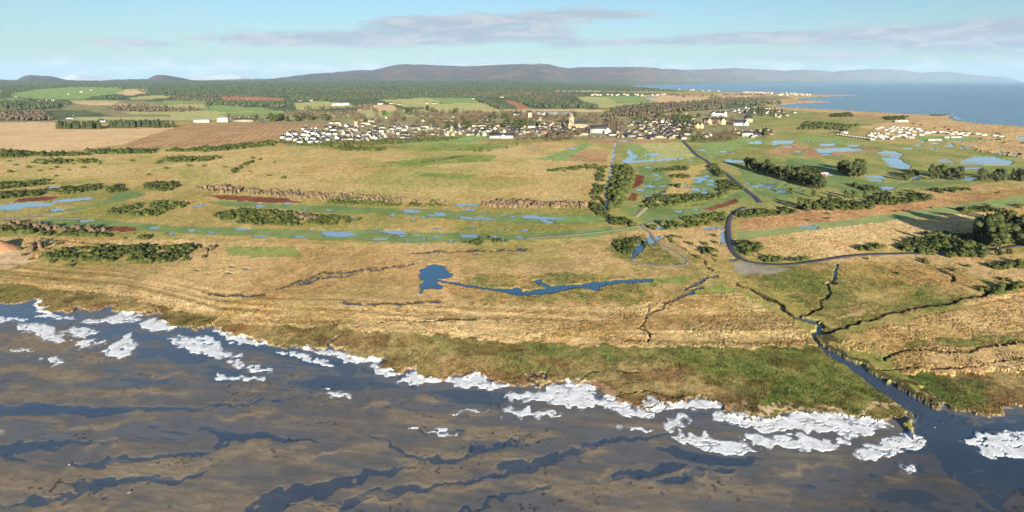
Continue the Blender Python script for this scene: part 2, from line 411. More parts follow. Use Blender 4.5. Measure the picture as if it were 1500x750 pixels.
CREEK = ('1166,463 1184,468 1197,474 1200,482 1193,491 1198,502 1215,515 1240,530 1270,546 1300,562 1324,582 1345,600 1372,622 1410,655 1470,700', 
         [5, 7, 9, 9, 10, 11, 13, 15, 19, 24, 30, 40, 62, 100, 160])
creek = np.zeros((760, 1500), np.float32)
stroke(creek, pts(CREEK[0]), CREEK[1], 1.0)
# ---- puddles and ponds: polygons, then small ellipses (x, y, rx, ry)
for s in ('616,395 625,388 640,386 652,389 661,399 656,407 640,408 642,414 650,418 645,424 630,422 622,424 614,430 614,421 618,412 615,404',
          '632,407 655,411 690,416 720,421 748,423 753,420 760,421 765,427 800,421 818,417 850,417 868,412 900,410 930,408 957,408 958,413 930,413 895,416 880,420 882,425 870,424 850,421 820,427 790,431 755,432 735,427 690,420 650,414',
          '778,412 790,407 793,412 806,418 815,424 800,420',
          '0,301 30,297 60,297 82,297 70,301 40,303 20,307 0,308', '70,296 100,291 135,288 140,290 120,294 95,296', '65,272 92,274 72,278', '74,306 90,304 96,308 80,310',
          '918,220 924,219 928,225 934,228 930,233 920,236 912,237 916,233 922,230', '912,236 950,234 988,231 995,233 960,236 915,239', '945,225 970,225 960,228',
          '660,314 670,316 690,318 708,319 700,322 680,320', '590,305 612,306 610,311 592,311', '632,312 650,312 655,316 636,316', '470,340 500,338 525,343 505,347 475,346',
          '563,338 590,337 597,343 580,343 565,341', '540,349 570,349 568,352 545,352', '675,343 700,342 695,348 680,347', '668,298 705,299 700,302 670,301',
          '766,315 790,316 830,319 826,322 800,320 815,326 806,327 790,321 768,319',
          '1095,208 1118,206 1115,211 1098,211', '1130,206 1166,205 1160,211 1135,211', '1195,218 1240,216 1270,220 1240,222 1200,224', '1200,210 1225,211 1218,214 1200,213',
          '1284,223 1310,221 1322,226 1320,231 1290,227', '1292,231 1315,231 1325,238 1336,244 1325,248 1305,244', '1405,236 1430,229 1460,230 1485,237 1475,243 1445,242 1410,240',
          '1370,232 1390,233 1400,238 1380,237', '1410,245 1440,246 1430,248 1405,247', '1335,257 1346,258 1344,264 1336,264', '1410,258 1430,261 1425,265 1412,264',
          '1204,256 1216,254 1222,257 1208,259', '1060,233 1100,236 1110,238 1065,237', '1268,258 1290,256 1300,262 1270,260',
          '1455,222 1478,224 1475,226 1456,224', '1478,225 1495,226 1492,229 1480,228', '1490,200 1500,199 1500,205 1492,205', '955,332 985,330 975,335 960,336',
          '1026,334 1062,331 1060,334 1030,337', '1055,340 1063,338 1063,356 1056,356', '700,196 708,196 706,198', '905,206 925,205 930,208 910,208',
          '935,352 965,344 972,350 950,358 928,378 924,376'):
    fill(wat, pts(s), 1.0)
def pud(x, y, rx, ry):
    x0, x1, y0, y1 = int(max(0, x - rx - 2)), int(min(1499, x + rx + 2)), int(y - ry - 2), int(y + ry + 2)
    yy, xx = np.mgrid[y0:y1 + 1, x0:x1 + 1]
    f = 1.5 - ((xx - x) / rx) ** 2 - ((yy - y) / ry) ** 2
    wat[y0:y1 + 1, x0:x1 + 1] = np.maximum(wat[y0:y1 + 1, x0:x1 + 1], np.clip(f, 0, 1))
for (x, y, rx, ry) in ((125, 323, 11, 1.6), (225, 333, 6, 1.5), (283, 337, 6, 1.6), (355, 335, 9, 1.6), (310, 340, 6, 1.4), (380, 346, 9, 1.6), (420, 298, 5, 1.3),
        (440, 346, 8, 1.4), (250, 341, 6, 1.2), (550, 335, 4, 1.2), (612, 345, 5, 1.6), (622, 350, 3, 3), (638, 347, 5, 1.2), (660, 353, 5, 1.4), (720, 346, 8, 1.4), (740, 350, 6, 1.4),
        (768, 337, 9, 1.6), (735, 336, 6, 1.2), (690, 307, 6, 1.4), (715, 321, 8, 1.8), (735, 314, 5, 1.2), (575, 314, 7, 1.4), (585, 344, 3, 1.4), (623, 318, 3, 1.6),
        (690, 333, 6, 1), (640, 334, 5, 1), (300, 300, 4, 1), (290, 302, 5, 1.2), (380, 301, 7, 1.6), (1028, 262, 8, 2.2), (1035, 258, 5, 1.6), (1022, 266, 8, 1.4), (1042, 265, 5, 1.6), (1041, 270, 5, 1.3),
        (1020, 277, 6, 1.6), (1030, 281, 7, 1.8), (1012, 275, 4, 1), (962, 256, 4, 1), (955, 273, 6, 1.4), (938, 278, 6, 1.2), (950, 286, 7, 1.6), (970, 272, 4, 1), (948, 245, 5, 1), (1130, 270, 7, 1.6),
        (1120, 272, 6, 1.3), (1105, 273, 5, 1.3), (1145, 276, 5, 1.3), (1147, 281, 6, 1.8), (995, 309, 5, 1.2), (1020, 307, 4, 1), (1180, 331, 12, 1.6), (1190, 333, 10, 1.4),
        (1300, 275, 12, 2), (1285, 264, 9, 1.5), (1250, 213, 10, 1.2), (1210, 226, 8, 1), (1170, 222, 6, 1), (1060, 222, 7, 1), (1030, 220, 6, 1), (1155, 215, 6, 1), (340, 391, 5, 1), (360, 394, 6, 1), (305, 402, 3, 1), (335, 400, 5, 1), (578, 380, 3, 1),
        (290, 396, 3, 1), (700, 372, 3, 1), (1370, 210, 8, 1), (1390, 214, 9, 1), (1345, 213, 7, 1), (1330, 217, 9, 1), (780, 215, 9, .9), (838, 217, 8, 1), (1075, 380, 5, 1.6)):
    pud(x, y, rx, ry)
rp = random.Random(11)
for i in range(95):      # small scattered pools on the flooded holes
    a = rp.choice([(420, 336, 800, 352), (430, 304, 830, 322), (1000, 255, 1050, 285), (1095, 262, 1175, 284), (1090, 200, 1320, 226), (935, 245, 975, 285), (920, 222, 1015, 236), (1340, 205, 1420, 220)])
    pud(rp.uniform(a[0], a[2]), rp.uniform(a[1], a[3]), rp.uniform(1.5, 5), rp.uniform(.6, 1.3))
# ---- channels and bars of the mudflat
chan = np.zeros((760, 1500), np.float32)
def CH(s, d=1.0):
    fill(chan, pts(s), d)
for s in ('-5,588 60,586 120,592 200,592 260,594 330,588 400,580 400,584 330,592 270,597 180,602 100,606 0,605',
          '0,660 30,650 45,642 80,642 180,645 120,648 60,650 80,654 25,658 40,670 30,672', '90,673 150,672 160,665 250,660 320,657 300,661 230,668 170,675 162,682', '85,697 130,700 190,694 250,692 300,687 320,686 270,700 190,706 150,712 110,725 60,736 20,735 0,733 30,728 28,718 80,722 110,716 105,705',
          '290,628 320,627 400,632 470,640 420,640 360,640 340,648 320,654 312,650 322,640 300,636',
          '350,750 360,735 400,716 450,705 520,696 545,684 580,678 600,680 560,690 530,700 480,725 430,735 500,735 550,712 600,708 640,702 700,694 760,682 760,676 800,668 820,670 760,690 700,700 640,706 600,715 560,726 545,732 510,738 470,732 440,738 400,750',
          '560,630 580,645 605,662 630,665 670,660 690,652 740,640 760,632 740,646 710,655 690,664 640,672 610,668 585,655',
          '655,750 680,742 710,733 740,712 760,714 800,702 800,708 760,716 740,722 700,742 680,750',
          '620,626 680,622 660,627 ', '720,672 760,668 850,650 880,640 1000,630 870,652 780,675 730,682',
          '270,520 320,518 420,540 520,548 600,560 560,566 450,572 350,565 280,545 240,552 200,565 120,560 180,548 160,532 240,540',
          '60,470 120,470 200,480 250,488 330,492 330,520 440,530 540,540 560,560 520,560 420,548 380,530 300,525 180,520 150,500 100,470',
          '0,446 60,440 110,460 240,470 330,484 420,508 560,540 640,562 760,572 740,590 640,580 560,565 480,545 380,515 300,492 200,478 0,470',
          '960,655 1000,650 1060,665 1110,668 1090,680 1050,678 1000,664', '900,690 960,678 1010,672 1000,685 930,700 900,698', '960,700 1040,680 1060,684 980,706',
          '1130,690 1200,700 1300,665 1352,640 1360,700 1500,720 1520,770 1100,770 1150,730 1180,712', '1368,604 1400,604 1410,608 1380,611', '1420,622 1500,610 1500,618 1440,628'):
    CH(s, .42 if s[:5] in ('60,47', '0,446', '270,5') else .25 if s[:5] == '1130,' else 1.0)
stroke(chan, '1338,596 1362,618 1392,645 1430,675 1500,715', [34, 46, 64, 90, 130], .8)      # the creek runs out over the mud
bar = np.zeros((760, 1500), np.float32)
for (x, y, rx, ry) in ((240, 676, 80, 9), (52, 537, 52, 6), (230, 545, 55, 6), (205, 570, 60, 6), (700, 633, 66, 10), (640, 585, 30, 6), (860, 660, 50, 8), (780, 640, 26, 8), (600, 679, 22, 5), (720, 625, 40, 8),
        (490, 657, 60, 5), (800, 600, 28, 4), (360, 528, 28, 5), (380, 560, 40, 10), (430, 545, 20, 5), (540, 590, 22, 5), (450, 500, 1, 1), (880, 688, 30, 6), (60, 500, 60, 18), (150, 520, 60, 10), (1180, 680, 30, 6), (1290, 695, 38, 12), (1270, 735, 60, 14), (1390, 615, 30, 8),
        (560, 725, 30, 10), (700, 710, 60, 7), (130, 650, 60, 6), (380, 650, 44, 9), (100, 735, 70, 9), (480, 730, 40, 5), (350, 605, 60, 6), (150, 620, 90, 6), (690, 600, 60, 7), (920, 700, 30, 6), (1020, 690, 50, 8)):
    x0, x1, y0, y1 = int(max(0, x - 2 * rx)), int(min(1499, x + 2 * rx)), int(y - 2 * ry), int(min(759, y + 2 * ry))
    yy, xx = np.mgrid[y0:y1 + 1, x0:x1 + 1]
    bar[y0:y1 + 1, x0:x1 + 1] += np.exp(-(((xx - x) / rx) ** 2 + ((yy - y - (xx - x) * -0.06) / ry) ** 2) * 1.2)
SEA = pts('925,100 925,123 930,126.5 985,131 1060,134.5 1150,137 1200,138 1262,139.5 1200,141.5 1170,143.5 1166,145 1200,147.3 1218,149 1200,150.3 1165,151.3 1138,154 1145,156.5 1180,158.5 1240,161.5 1300,165 1350,167.5 1398,166.5 1386,170 1396,175.5 1430,180.5 1500,185 1500,100')
SS = 3   # finer plan for the coast, which is thin in the picture
seam = np.zeros((200 * SS, 1500), np.uint8); fill(seam, [(x, y * SS) for x, y in SEA], 1)

def samp(img, px, py, nearest=False, ys=1):
    X = np.clip(px, 0, 1499); Y = np.clip(py * ys, 0, img.shape[0] - 1)
    if nearest: return img[np.clip(np.rint(Y), 0, img.shape[0] - 1).astype(int), np.rint(X).astype(int)]
    x0 = np.floor(X).astype(int); y0 = np.floor(Y).astype(int)
    x1 = np.minimum(x0 + 1, 1499); y1 = np.minimum(y0 + 1, img.shape[0] - 1)
    fx = X - x0; fy = Y - y0
    return (img[y0, x0] * (1 - fx) + img[y0, x1] * fx) * (1 - fy) + (img[y1, x0] * (1 - fx) + img[y1, x1] * fx) * fy

# ------------------------------------------------------------------ the land as one height field, cut into its covers
pyf = np.concatenate([np.arange(123.6, 250, 0.68), np.arange(250, 470, 1.0), np.arange(470, 800, 1.25)])
ROWY = (CAMH * F / (pyf - HY))[::-1]
COLU = (np.arange(-140, 1641, 1.5) - CX) / F
NR, NC = len(ROWY), len(COLU)
GY = np.repeat(ROWY[:, None], NC, 1); GX = GY * COLU[None, :]
GB = hbase(GX, GY)
PX = CX + F * GX / GY; PY = HY + F * (CAMH - GB) / GY
far = sstep(GY, 500, 1500)
n_a = fbm(GX / 7.0, GY / 13.0, 3, 1) - 0.5; n_b = fbm(GX / 7.0, GY / 13.0, 3, 21) - 0.5
n_f = fbm(GX / 2.2, GY / 3.4, 2, 31) - 0.5
sc = (PY - HY) / CAMH                                     # photo pixels per metre across
wx = n_a * 9 + n_f * 5; wy = n_b * 7 + (fbm(GX / 2.0, GY / 3.0, 2, 61) - 0.5) * 5
foresh = sc * sc / F * CAMH * 0.01 * F / CAMH             # roughly pixels per metre in depth
fd = np.clip((PY - HY) ** 2 / (CAMH * F), 0.004, 8)
csoft = samp(soft, PX + wx * sc * (1 - .5 * far), PY + wy * fd, True)
ccrisp = samp(crisp, PX + n_a * 4 * sc, PY + n_b * 4 * fd, True)
CC = np.where(ccrisp != 255, ccrisp, csoft).astype(int)
mudm = csoft == CID['mud']
tabA = np.array([v[1] for v in CLS.values()]); tabB = np.array([v[2] for v in CLS.values()])
rel = np.array([v[3] for v in CLS.values()])[CC]; rln = np.array([v[4] for v in CLS.values()])[CC]
# colours: two tones of each cover, mottled in patches
m1 = fbm(GX / 28.0, GY / 40.0, 4, 3); m2 = fbm(GX / 5.0, GY / 7.0, 3, 13)
mm = np.clip(0.5 + (m1 - 0.5) * 2.2 + (m2 - 0.5) * 1.6, 0, 1)
COL = tabA[CC] * (1 - mm[..., None]) + tabB[CC] * mm[..., None]
# olive and rusty drifts through the rough grass and reeds
isg = np.isin(CC, [CID[k] for k in ('rough', 'golden', 'reedlow', 'mixed', 'golf', 'marsh', 'marshg', 'redgrass', 'reed')])
dr = sstep(fbm(GX / 60.0, GY / 75.0, 3, 71), 0.52, 0.68) * isg * np.where(CC == CID['reed'], .25, .75)
COL = COL * (1 - dr[..., None] * np.array([.30, .16, .36]))
dr2 = sstep(fbm(GX / 38.0, GY / 52.0, 3, 77), 0.56, 0.72) * isg * np.where(np.isin(CC, [CID['marshg'], CID['golf']]), .2, .6)
COL = COL * (1 - dr2[..., None] * np.array([.02, .14, .20]))
# long soft bands of taller and flattened reed that follow the shore
SHL = np.array(pts('0,415 100,425 180,432 260,452 320,470 400,478 500,480 600,488 700,498 800,503 900,508 1000,510 1100,512 1190,508 1300,480 1500,440'))
vsh = (np.interp(PX, SHL[:, 0], SHL[:, 1]) - PY) / np.maximum(fd, .02)
bnd = fbm(GX / 70.0 + 3, vsh / 5.0, 3, 210) - .5; bm_ = np.isin(CC, [CID['reed'], CID['reedlow']]) * sstep(vsh, -2, 6) * (1 - sstep(vsh, 28, 60))
COL = COL * (1 + (bm_ * np.clip(bnd * 1.5, -.32, .22))[..., None] * np.array([1, 1.05, 1.15]))
line = sstep(np.abs(fbm(GX / 90.0, vsh / 9.0, 2, 215) - .5), .022, .008) * bm_ * sstep(fbm(GX / 40.0, vsh / 20.0, 2, 219), .42, .55)
COL = COL * (1 - .4 * line[..., None])
# single tufts: fine scatter of pale straw, green and dark litter
wr = np.random.RandomState(12); sp1 = wr.normal(size=GX.shape); sp2 = wr.normal(size=GX.shape); sp3 = wr.normal(size=GX.shape)
cl_ = fbm(GX / 2.0, GY / 3.0, 2, 301) - .5
amt = np.where(np.isin(CC, [CID['marsh'], CID['marshg'], CID['mixed']]), .24, np.clip(.11 + rel * .2, .06, .18)) * np.where(np.isin(CC, [CID[k] for k in ('mud', 'asphalt', 'fairway', 'strip', 'green1', 'stubble')]), .4, 1) * (1 - .5 * far)
COL = COL * np.clip(1 + amt * (sp1 + cl_ * 3.0), .35, 1.8)[..., None] * np.clip(1 + (amt * .35)[..., None] * np.stack([sp2, -sp2 * .3 + sp3 * .5, -sp2 * .8], -1), .5, 1.6)
# drill lines in the stubble and the plough
ph = np.sin((GX * 0.96 + GY * 0.28) / 2.0) * (np.isin(CC, [CID['stubble'], CID['plough']]))
COL = COL * (1 + 0.10 * ph * (GY < 1700))[..., None]
mow = np.sin(GX * 0.12 + GY * 0.035) * np.isin(CC, [CID['fairway'], CID['strip']])
COL = COL * (1 + 0.035 * np.sign(mow) * sstep(np.abs(mow), 0, .4))[..., None]
# heights
tuft = 0.55 * vn(GX / rln, GY / rln, 5) + 0.45 * vn(GX / rln * 2.3, GY / rln * 2.3, 6)
big = fbm(GX / 9.0, GY / 9.0, 2, 8)
dens = sstep(big, 0.30, 0.55)
Z = GB + rel * (np.maximum(tuft - 0.25, 0) * 1.3) * (0.45 + 0.55 * dens)
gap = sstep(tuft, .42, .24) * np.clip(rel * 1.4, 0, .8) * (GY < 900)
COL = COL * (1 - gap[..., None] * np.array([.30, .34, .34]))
Z += np.where(CC == CID['dune'], 2.0 * (fbm(GX / 55.0, GY / 55.0, 3, 15) - .4), 0)
# sand heap at the left edge
mx, my, mz = ground(-6, 366)
heap = np.maximum(0, 1 - np.hypot(GX - mx + 2, GY - my) / 13.0)
Z += 5.2 * np.clip(heap * 1.3, 0, 1)
hm = heap > 0.02; COL[hm] = tabB[CID['redfield']] * 1.05; CC[hm] = CID['sand']
# salt marsh stands lower, the mud lowest
mar = np.isin(csoft, [CID['marsh'], CID['marshg'], CID['sand']]) & (GY < 330)
Z = np.where(mar, Z - 0.42 * sstep(-vsh, 0, 26), Z)
brn = sstep(fbm(GX / 14.0, GY / 9.0, 4, 230, .6), .5, .66) * mar
COL = COL * (1 - brn[..., None] * np.array([.34, .42, .40]))
skw = GY + .16 * GX
wide = fbm(GX / 30.0 + n_a * .5, skw / 8.0 + n_b * .5, 5, 44, .58); fine = fbm(GX / 8.0, skw / 2.0, 4, 48, .6)
rip = np.sin(GY * 2.2 + 3.0 * (fbm(GX / 4.0, GY / 4.0, 2, 90) - .5) * 4 + GX * .3)
chs = samp(chan, PX + (n_a * 18 + n_f * 5) * sc * .7, PY + (n_b * 4 + n_f * 3) * fd * .8)
brs = samp(bar, PX + n_a * 14 * sc, PY + n_b * 10 * fd)
wetright = sstep(PX + (PY - 640) * 0.9, 1180, 1420) * sstep(PY, 610, 660)
nearsh = sstep(PY - (470 + .095 * PX), 90, -10)
mz_ = 0.068 - 0.05 * nearsh + 0.24 * (wide - 0.47) + 0.13 * (fine - 0.5) - 0.16 * chs + 0.13 * np.minimum(brs, 1) + 0.008 * rip * sstep(brs, .2, .6) - .035 * wetright
ncr = samp(creek, PX + n_a * 6 * sc, PY + n_b * 6 * fd)
Z = np.where(mudm, mz_ * .5, Z)
dry = sstep(mz_, 0.03, 0.17)
wetc = lin((93, 89, 86)) / KALB; dryc = lin((130, 117, 99)) / KALB
mudc = wetc * (1 - dry[..., None]) + dryc * dry[..., None]
mudc = mudc * (1 - 0.42 * wetright[..., None]) * (0.85 + 0.3 * m2[..., None]) * np.clip(1 + .07 * sp1 + .10 * rip * sstep(dry, .2, .8), .6, 1.5)[..., None]
film = sstep(mz_, .050, .004)[..., None]; deep = sstep(mz_, .006, -.12)[..., None]
mudc = mudc * (1 - film) + (lin((98, 96, 96)) / KALB) * film * (1 - .42 * wetright[..., None])
mudc = mudc * (1 - deep) + (lin((78, 84, 95)) / KALB) * deep * (1 - .35 * wetright[..., None])
speck = sstep(fbm(GX / 1.1, GY / 1.1, 2, 99), 0.72, 0.80) * sstep(fbm(GX / 17.0, GY / 10.0, 3, 97), .57, .68)
mudc = mudc * (1 - 0.65 * speck[..., None])
# ice stranded on the mud (built below) and the grey slush around it
ICE = [('16,474 30,471 60,472 80,478 98,486 100,497 80,499 50,490 36,482', 'largest slanting ice plate beside the two small ice plates'), ('95,480 112,477 142,482 144,487 115,491', 'pale ice plate above the ragged ice pair'), ('109,500 122,494 145,493 150,499 130,507 112,507', 'ragged ice plate on dark mud'),
 ('155,512 174,492 190,486 196,490 188,515 165,518', 'upright ragged ice plate of broken pieces'), ('196,472 220,464 236,463 248,481 226,480 205,477', 'thin ice sheet in the marsh inlet'), ('240,493 262,488 300,491 322,497 326,506 350,518 320,520 290,514 262,506', 'ice sheet wrapped around a grey mud islet'),
 ('315,478 345,488 388,504 388,508 350,500 322,486', 'ice fringe along the marsh edge'), ('400,510 430,516 498,530 480,532 420,520', 'long thin ice ridge off the marsh'), ('425,504 460,508 540,520 560,534 520,525 450,512', 'ice fringe under the olive marsh bank'), ('318,544 340,543 392,557 370,556 335,550', 'thin ice line on a brown mud bar'),
 ('362,536 376,534 392,541 366,543', 'small ice patch capping a mud islet'), ('338,526 352,523 358,532 342,532', 'small crescent of ice beside a mud islet'), ('470,568 482,567 494,571 514,575 506,579 476,576', 'small white ice floe alone on grey mud'), ('580,557 600,546 612,536 628,546 655,556 640,559 600,558', 'triangular ice sheet under the marsh point'),
 ('536,520 556,530 580,545 570,548 550,536', 'short ice fringe beside the marsh point'), ('664,556 682,549 704,549 720,556 752,560 756,564 735,566 700,562 672,564', 'ice sheet curling around a water pocket'), ('730,573 760,572 800,565 822,556 845,558 862,568 880,590 892,596 850,596 826,590 800,585 760,582', 'large cracked ice sheet against the sandy marsh edge'),
 ('750,596 764,594 775,602 800,604 824,601 815,606 780,608 762,603', 'ring of ice around a small mud islet'), ('655,602 690,598 712,596 708,599 660,603', 'beaded ice line on a mud bar'), ('604,631 630,629 670,629 660,632 620,632', 'beaded ice line on the long brown bar'), ('732,610 744,606 746,612 736,613', 'tiny ice fragment cluster'),
 ('884,572 905,578 925,588 915,592 950,594 945,606 915,602 900,598 880,594', 'broken ice apron below the sandy bank'), ('930,588 952,580 985,592 1012,582 1042,588 1040,594 1000,598 960,596', 'bright ice shelf under the marsh bank'), ('970,612 1010,606 1025,608 1005,622 978,626', 'pair of ice strips off the ice shelf'), ('912,624 930,621 955,626 930,630', 'lens shaped ice floe on brown mud'),
 ('984,637 1005,629 1040,632 1090,648 1102,656 1085,660 1050,655 1015,645', 'long tapered ice floe off the ice shelf'), ('1040,596 1070,600 1120,606 1200,602 1260,606 1312,612 1300,618 1260,632 1235,634 1210,628 1140,626 1080,620 1056,612', 'widest ice sheet along the green marsh'), ('1072,626 1120,632 1180,638 1236,638 1215,656 1180,658 1120,648 1080,638', 'lower lip of the widest ice sheet'),
 ('1230,660 1260,652 1310,634 1335,628 1356,632 1345,650 1310,662 1290,668 1250,668', 'ice floe beside the creek mouth'), ('1308,688 1325,680 1340,682 1336,691 1320,692', 'cluster of small ice cakes in the outflow'), ('1415,640 1432,631 1450,636 1470,628 1495,622 1520,628 1520,668 1480,668 1440,656', 'thick ice sheet on the far side of the outflow'),
 ('0,461 22,460 40,464 15,467 0,466', 'thin ice strip in the blue shallows before the marsh inlets'), ('60,438 70,440 66,455 85,460 110,463 62,464', 'ice fringe in the first marsh inlet'), ('115,466 150,462 180,456 210,462 180,470 130,470', 'thin ice film on the marsh shallows'), ('20,507 45,512 60,512 50,515 25,512', 'short ice streak on dark mud'), ('60,520 80,521 100,525 84,530 66,524', 'lower short ice streak on a brown bar')]
icm = np.zeros((760, 1500), np.int32); icf = np.zeros((760, 1500), np.float32)
for i, (s, lab) in enumerate(ICE): fill(icm, pts(s), i + 1); fill(icf, pts(s), 1.0)
blur = icf.copy()
for _ in range(3):
    blur = (blur + np.roll(blur, 1, 0) + np.roll(blur, -1, 0) + np.roll(blur, 2, 1) + np.roll(blur, -2, 1)) / 5
jx, jy = PX + (n_f * 6 + n_a * 9) * sc, PY + ((fbm(GX / 2.4, GY / 2.4, 2, 66) - .5) * 5 + n_b * 5) * fd
ib = samp(blur, jx, jy); iid = samp(icm, jx, jy, True)
n_ice = fbm(GX / 5.5, GY / 2.0, 5, 67, .6); crack = np.abs(fbm(GX / 5.0, GY / 3.5, 3, 68) - .5)
slush = (sstep(ib + (n_ice - .5) * 1.3 + n_f * .5, .12, .62) * .72 * sstep(ib, .01, .12))[..., None]
mudc = mudc * (1 - slush) + (lin((176, 179, 184)) / KALB) * slush
COL = np.where(mudm[..., None], mudc, COL)
Z = np.where(mudm, Z + 0.03 * speck, Z)
# ditches, creek, pools
wk = np.where(PY < 362, .6, .3)
wn = samp(wat, PX + (n_a * 7 + n_f * 8) * sc * wk, PY + (n_b * 7 + n_f * 5) * fd * wk)
wn = wn + (fbm(GX / 3.0, GY / 4.0, 2, 55) - .5) * 0.55 * wk * (wn > 0.03)
pool = sstep(wn, np.where(PY < 362, .26, .38), np.where(PY < 362, .46, .62))
Z = Z * (1 - pool) + 0.28 * pool
COL = COL * (1 - pool[..., None]) + (lin((96, 92, 66)) / KALB) * pool[..., None]
damp = sstep(samp(wat, PX, PY), 0.02, .3) * (1 - pool) * 0.25
COL = COL * (1 - damp[..., None])
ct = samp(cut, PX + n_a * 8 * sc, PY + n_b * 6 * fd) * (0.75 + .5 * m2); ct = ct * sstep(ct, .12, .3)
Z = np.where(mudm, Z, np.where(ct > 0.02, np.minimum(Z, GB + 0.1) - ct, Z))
cm = np.maximum(sstep(ct, .02, .16), sstep(samp(cut, PX + n_a * 8 * sc, PY + n_b * 6 * fd + 1.5), .15, .5) * .85 * ~mudm)[..., None] * .95  # dark ditch soil, spread over far wall and beyond as painted bank shadow
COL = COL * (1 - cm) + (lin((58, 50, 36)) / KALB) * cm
cr = sstep(ncr, .25, .7) * (1 - sstep(PY + 14 * n_a, 604, 668))
Z = Z * (1 - cr) + (-0.25) * cr
crm = cr[..., None]; COL = COL * (1 - crm) + (lin((76, 82, 92)) / KALB) * crm
sea = samp(seam.astype(np.float32), PX, PY, False, SS)
sea = np.where(PY < 190, sea, 0)
seab = sstep(sea, .35, .75)
Z = np.where(sea > 0.02, np.minimum(Z, 1.2) * (1 - seab) - 2.0 * seab, Z)
beach = (sea > 0.02) & (sea < .9)
COL[beach] = lin((206, 172, 128)) / KALB; CC[beach] = CID['sand']
WET = np.where(mudm, 1 - dry * 0.8, np.where(beach, .5, 0)).astype(np.float32)
FUZ = np.clip(rel * 1.2, 0, 1).astype(np.float32)
HGT = Z
def land_z(x, y):
    """height of the finished land under a world point (nearest grid vertex)"""
    i = np.clip(np.searchsorted(ROWY, y), 0, NR - 1); j = int(np.clip(round((x / max(y, 1) - COLU[0]) / (COLU[1] - COLU[0])), 0, NC - 1))
    return float(HGT[i, j])

def ground_material():
    m = bpy.data.materials.new('ground_cover'); m.use_nodes = True
    t = NT(m.node_tree)
    a = t.n('ShaderNodeAttribute', attribute_name='cover')
    w = t.n('ShaderNodeAttribute', attribute_name='wet')
    f = t.n('ShaderNodeAttribute', attribute_name='fuzz')
    g = t.n('ShaderNodeNewGeometry')
    n1 = t.n('ShaderNodeTexNoise', {'Vector': g.outputs['Position'], 'Scale': 1.3, 'Detail': 5.0, 'Roughness': 0.75})
    n2 = t.n('ShaderNodeTexNoise', {'Vector': g.outputs['Position'], 'Scale': 0.12, 'Detail': 4.0, 'Roughness': 0.6})
    k = t.m('ADD', t.m('MULTIPLY', t.m('SUBTRACT', n1.outputs[0], 0.5), t.m('ADD', 0.6, t.m('MULTIPLY', f.outputs['Fac'], 1.3))), 1.0)
    k = t.m('ADD', k, t.m('MULTIPLY', t.m('SUBTRACT', n2.outputs[0], 0.5), 0.30))
    kc = t.n('ShaderNodeCombineColor', {0: k, 1: k, 2: k})
    col = t.mix(1.0, a.outputs['Color'], kc.outputs[0], 'MULTIPLY')
    ro = t.m('SUBTRACT', 0.95, t.m('MULTIPLY', w.outputs['Fac'], 0.55))
    sp = t.m('ADD', 0.06, t.m('MULTIPLY', w.outputs['Fac'], 0.42))
    bmp = t.n('ShaderNodeBump', {'Strength': t.m('ADD', 0.08, t.m('MULTIPLY', f.outputs['Fac'], 0.35)), 'Distance': 0.5, 'Height': n1.outputs[0]})
    p = t.n('ShaderNodeBsdfPrincipled', {'Base Color': col, 'Roughness': ro, 'Specular IOR Level': sp, 'Normal': bmp.outputs[0]})
    t.n('ShaderNodeOutputMaterial', {0: p.outputs[0]})
    return m
GM = ground_material()
def add_attrs(me, col, wet, fuz):
    at = me.color_attributes.new('cover', 'FLOAT_COLOR', 'POINT')
    at.data.foreach_set('color', np.concatenate([col, np.ones((len(col), 1))], 1).astype(np.float32).ravel())
    for n, v in (('wet', wet), ('fuzz', fuz)):
        a = me.attributes.new(n, 'FLOAT', 'POINT'); a.data.foreach_set('value', v.astype(np.float32))
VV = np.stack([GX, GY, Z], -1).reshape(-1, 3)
idx = np.arange(NR * NC).reshape(NR, NC)
QF = np.stack([idx[:-1, :-1], idx[:-1, 1:], idx[1:, 1:], idx[1:, :-1]], -1).reshape(-1, 4)
grpn = sorted(set(v[5] for v in CLS.values()))
g_of = np.array([grpn.index(v[5]) for v in CLS.values()])
FG = g_of[CC[:-1, :-1]].ravel()
FSEA = (sea[:-1, :-1] > .97).ravel() & (sea[1:, 1:] > .97).ravel()
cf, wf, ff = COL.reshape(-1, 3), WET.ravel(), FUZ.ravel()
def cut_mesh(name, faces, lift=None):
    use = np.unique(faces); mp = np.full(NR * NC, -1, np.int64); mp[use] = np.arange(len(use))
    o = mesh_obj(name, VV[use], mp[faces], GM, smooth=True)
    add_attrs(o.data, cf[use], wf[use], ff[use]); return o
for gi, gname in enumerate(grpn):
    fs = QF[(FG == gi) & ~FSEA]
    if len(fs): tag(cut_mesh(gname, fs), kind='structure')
# wide skirts so that the place goes on beyond the picture
def sheet(name, x0, x1, y0, y1, z, mat):
    o = mesh_obj(name, [(x0, y0, z), (x1, y0, z), (x1, y1, z), (x0, y1, z)], [(0, 1, 2, 3)], mat)
    return tag(o, kind='structure')

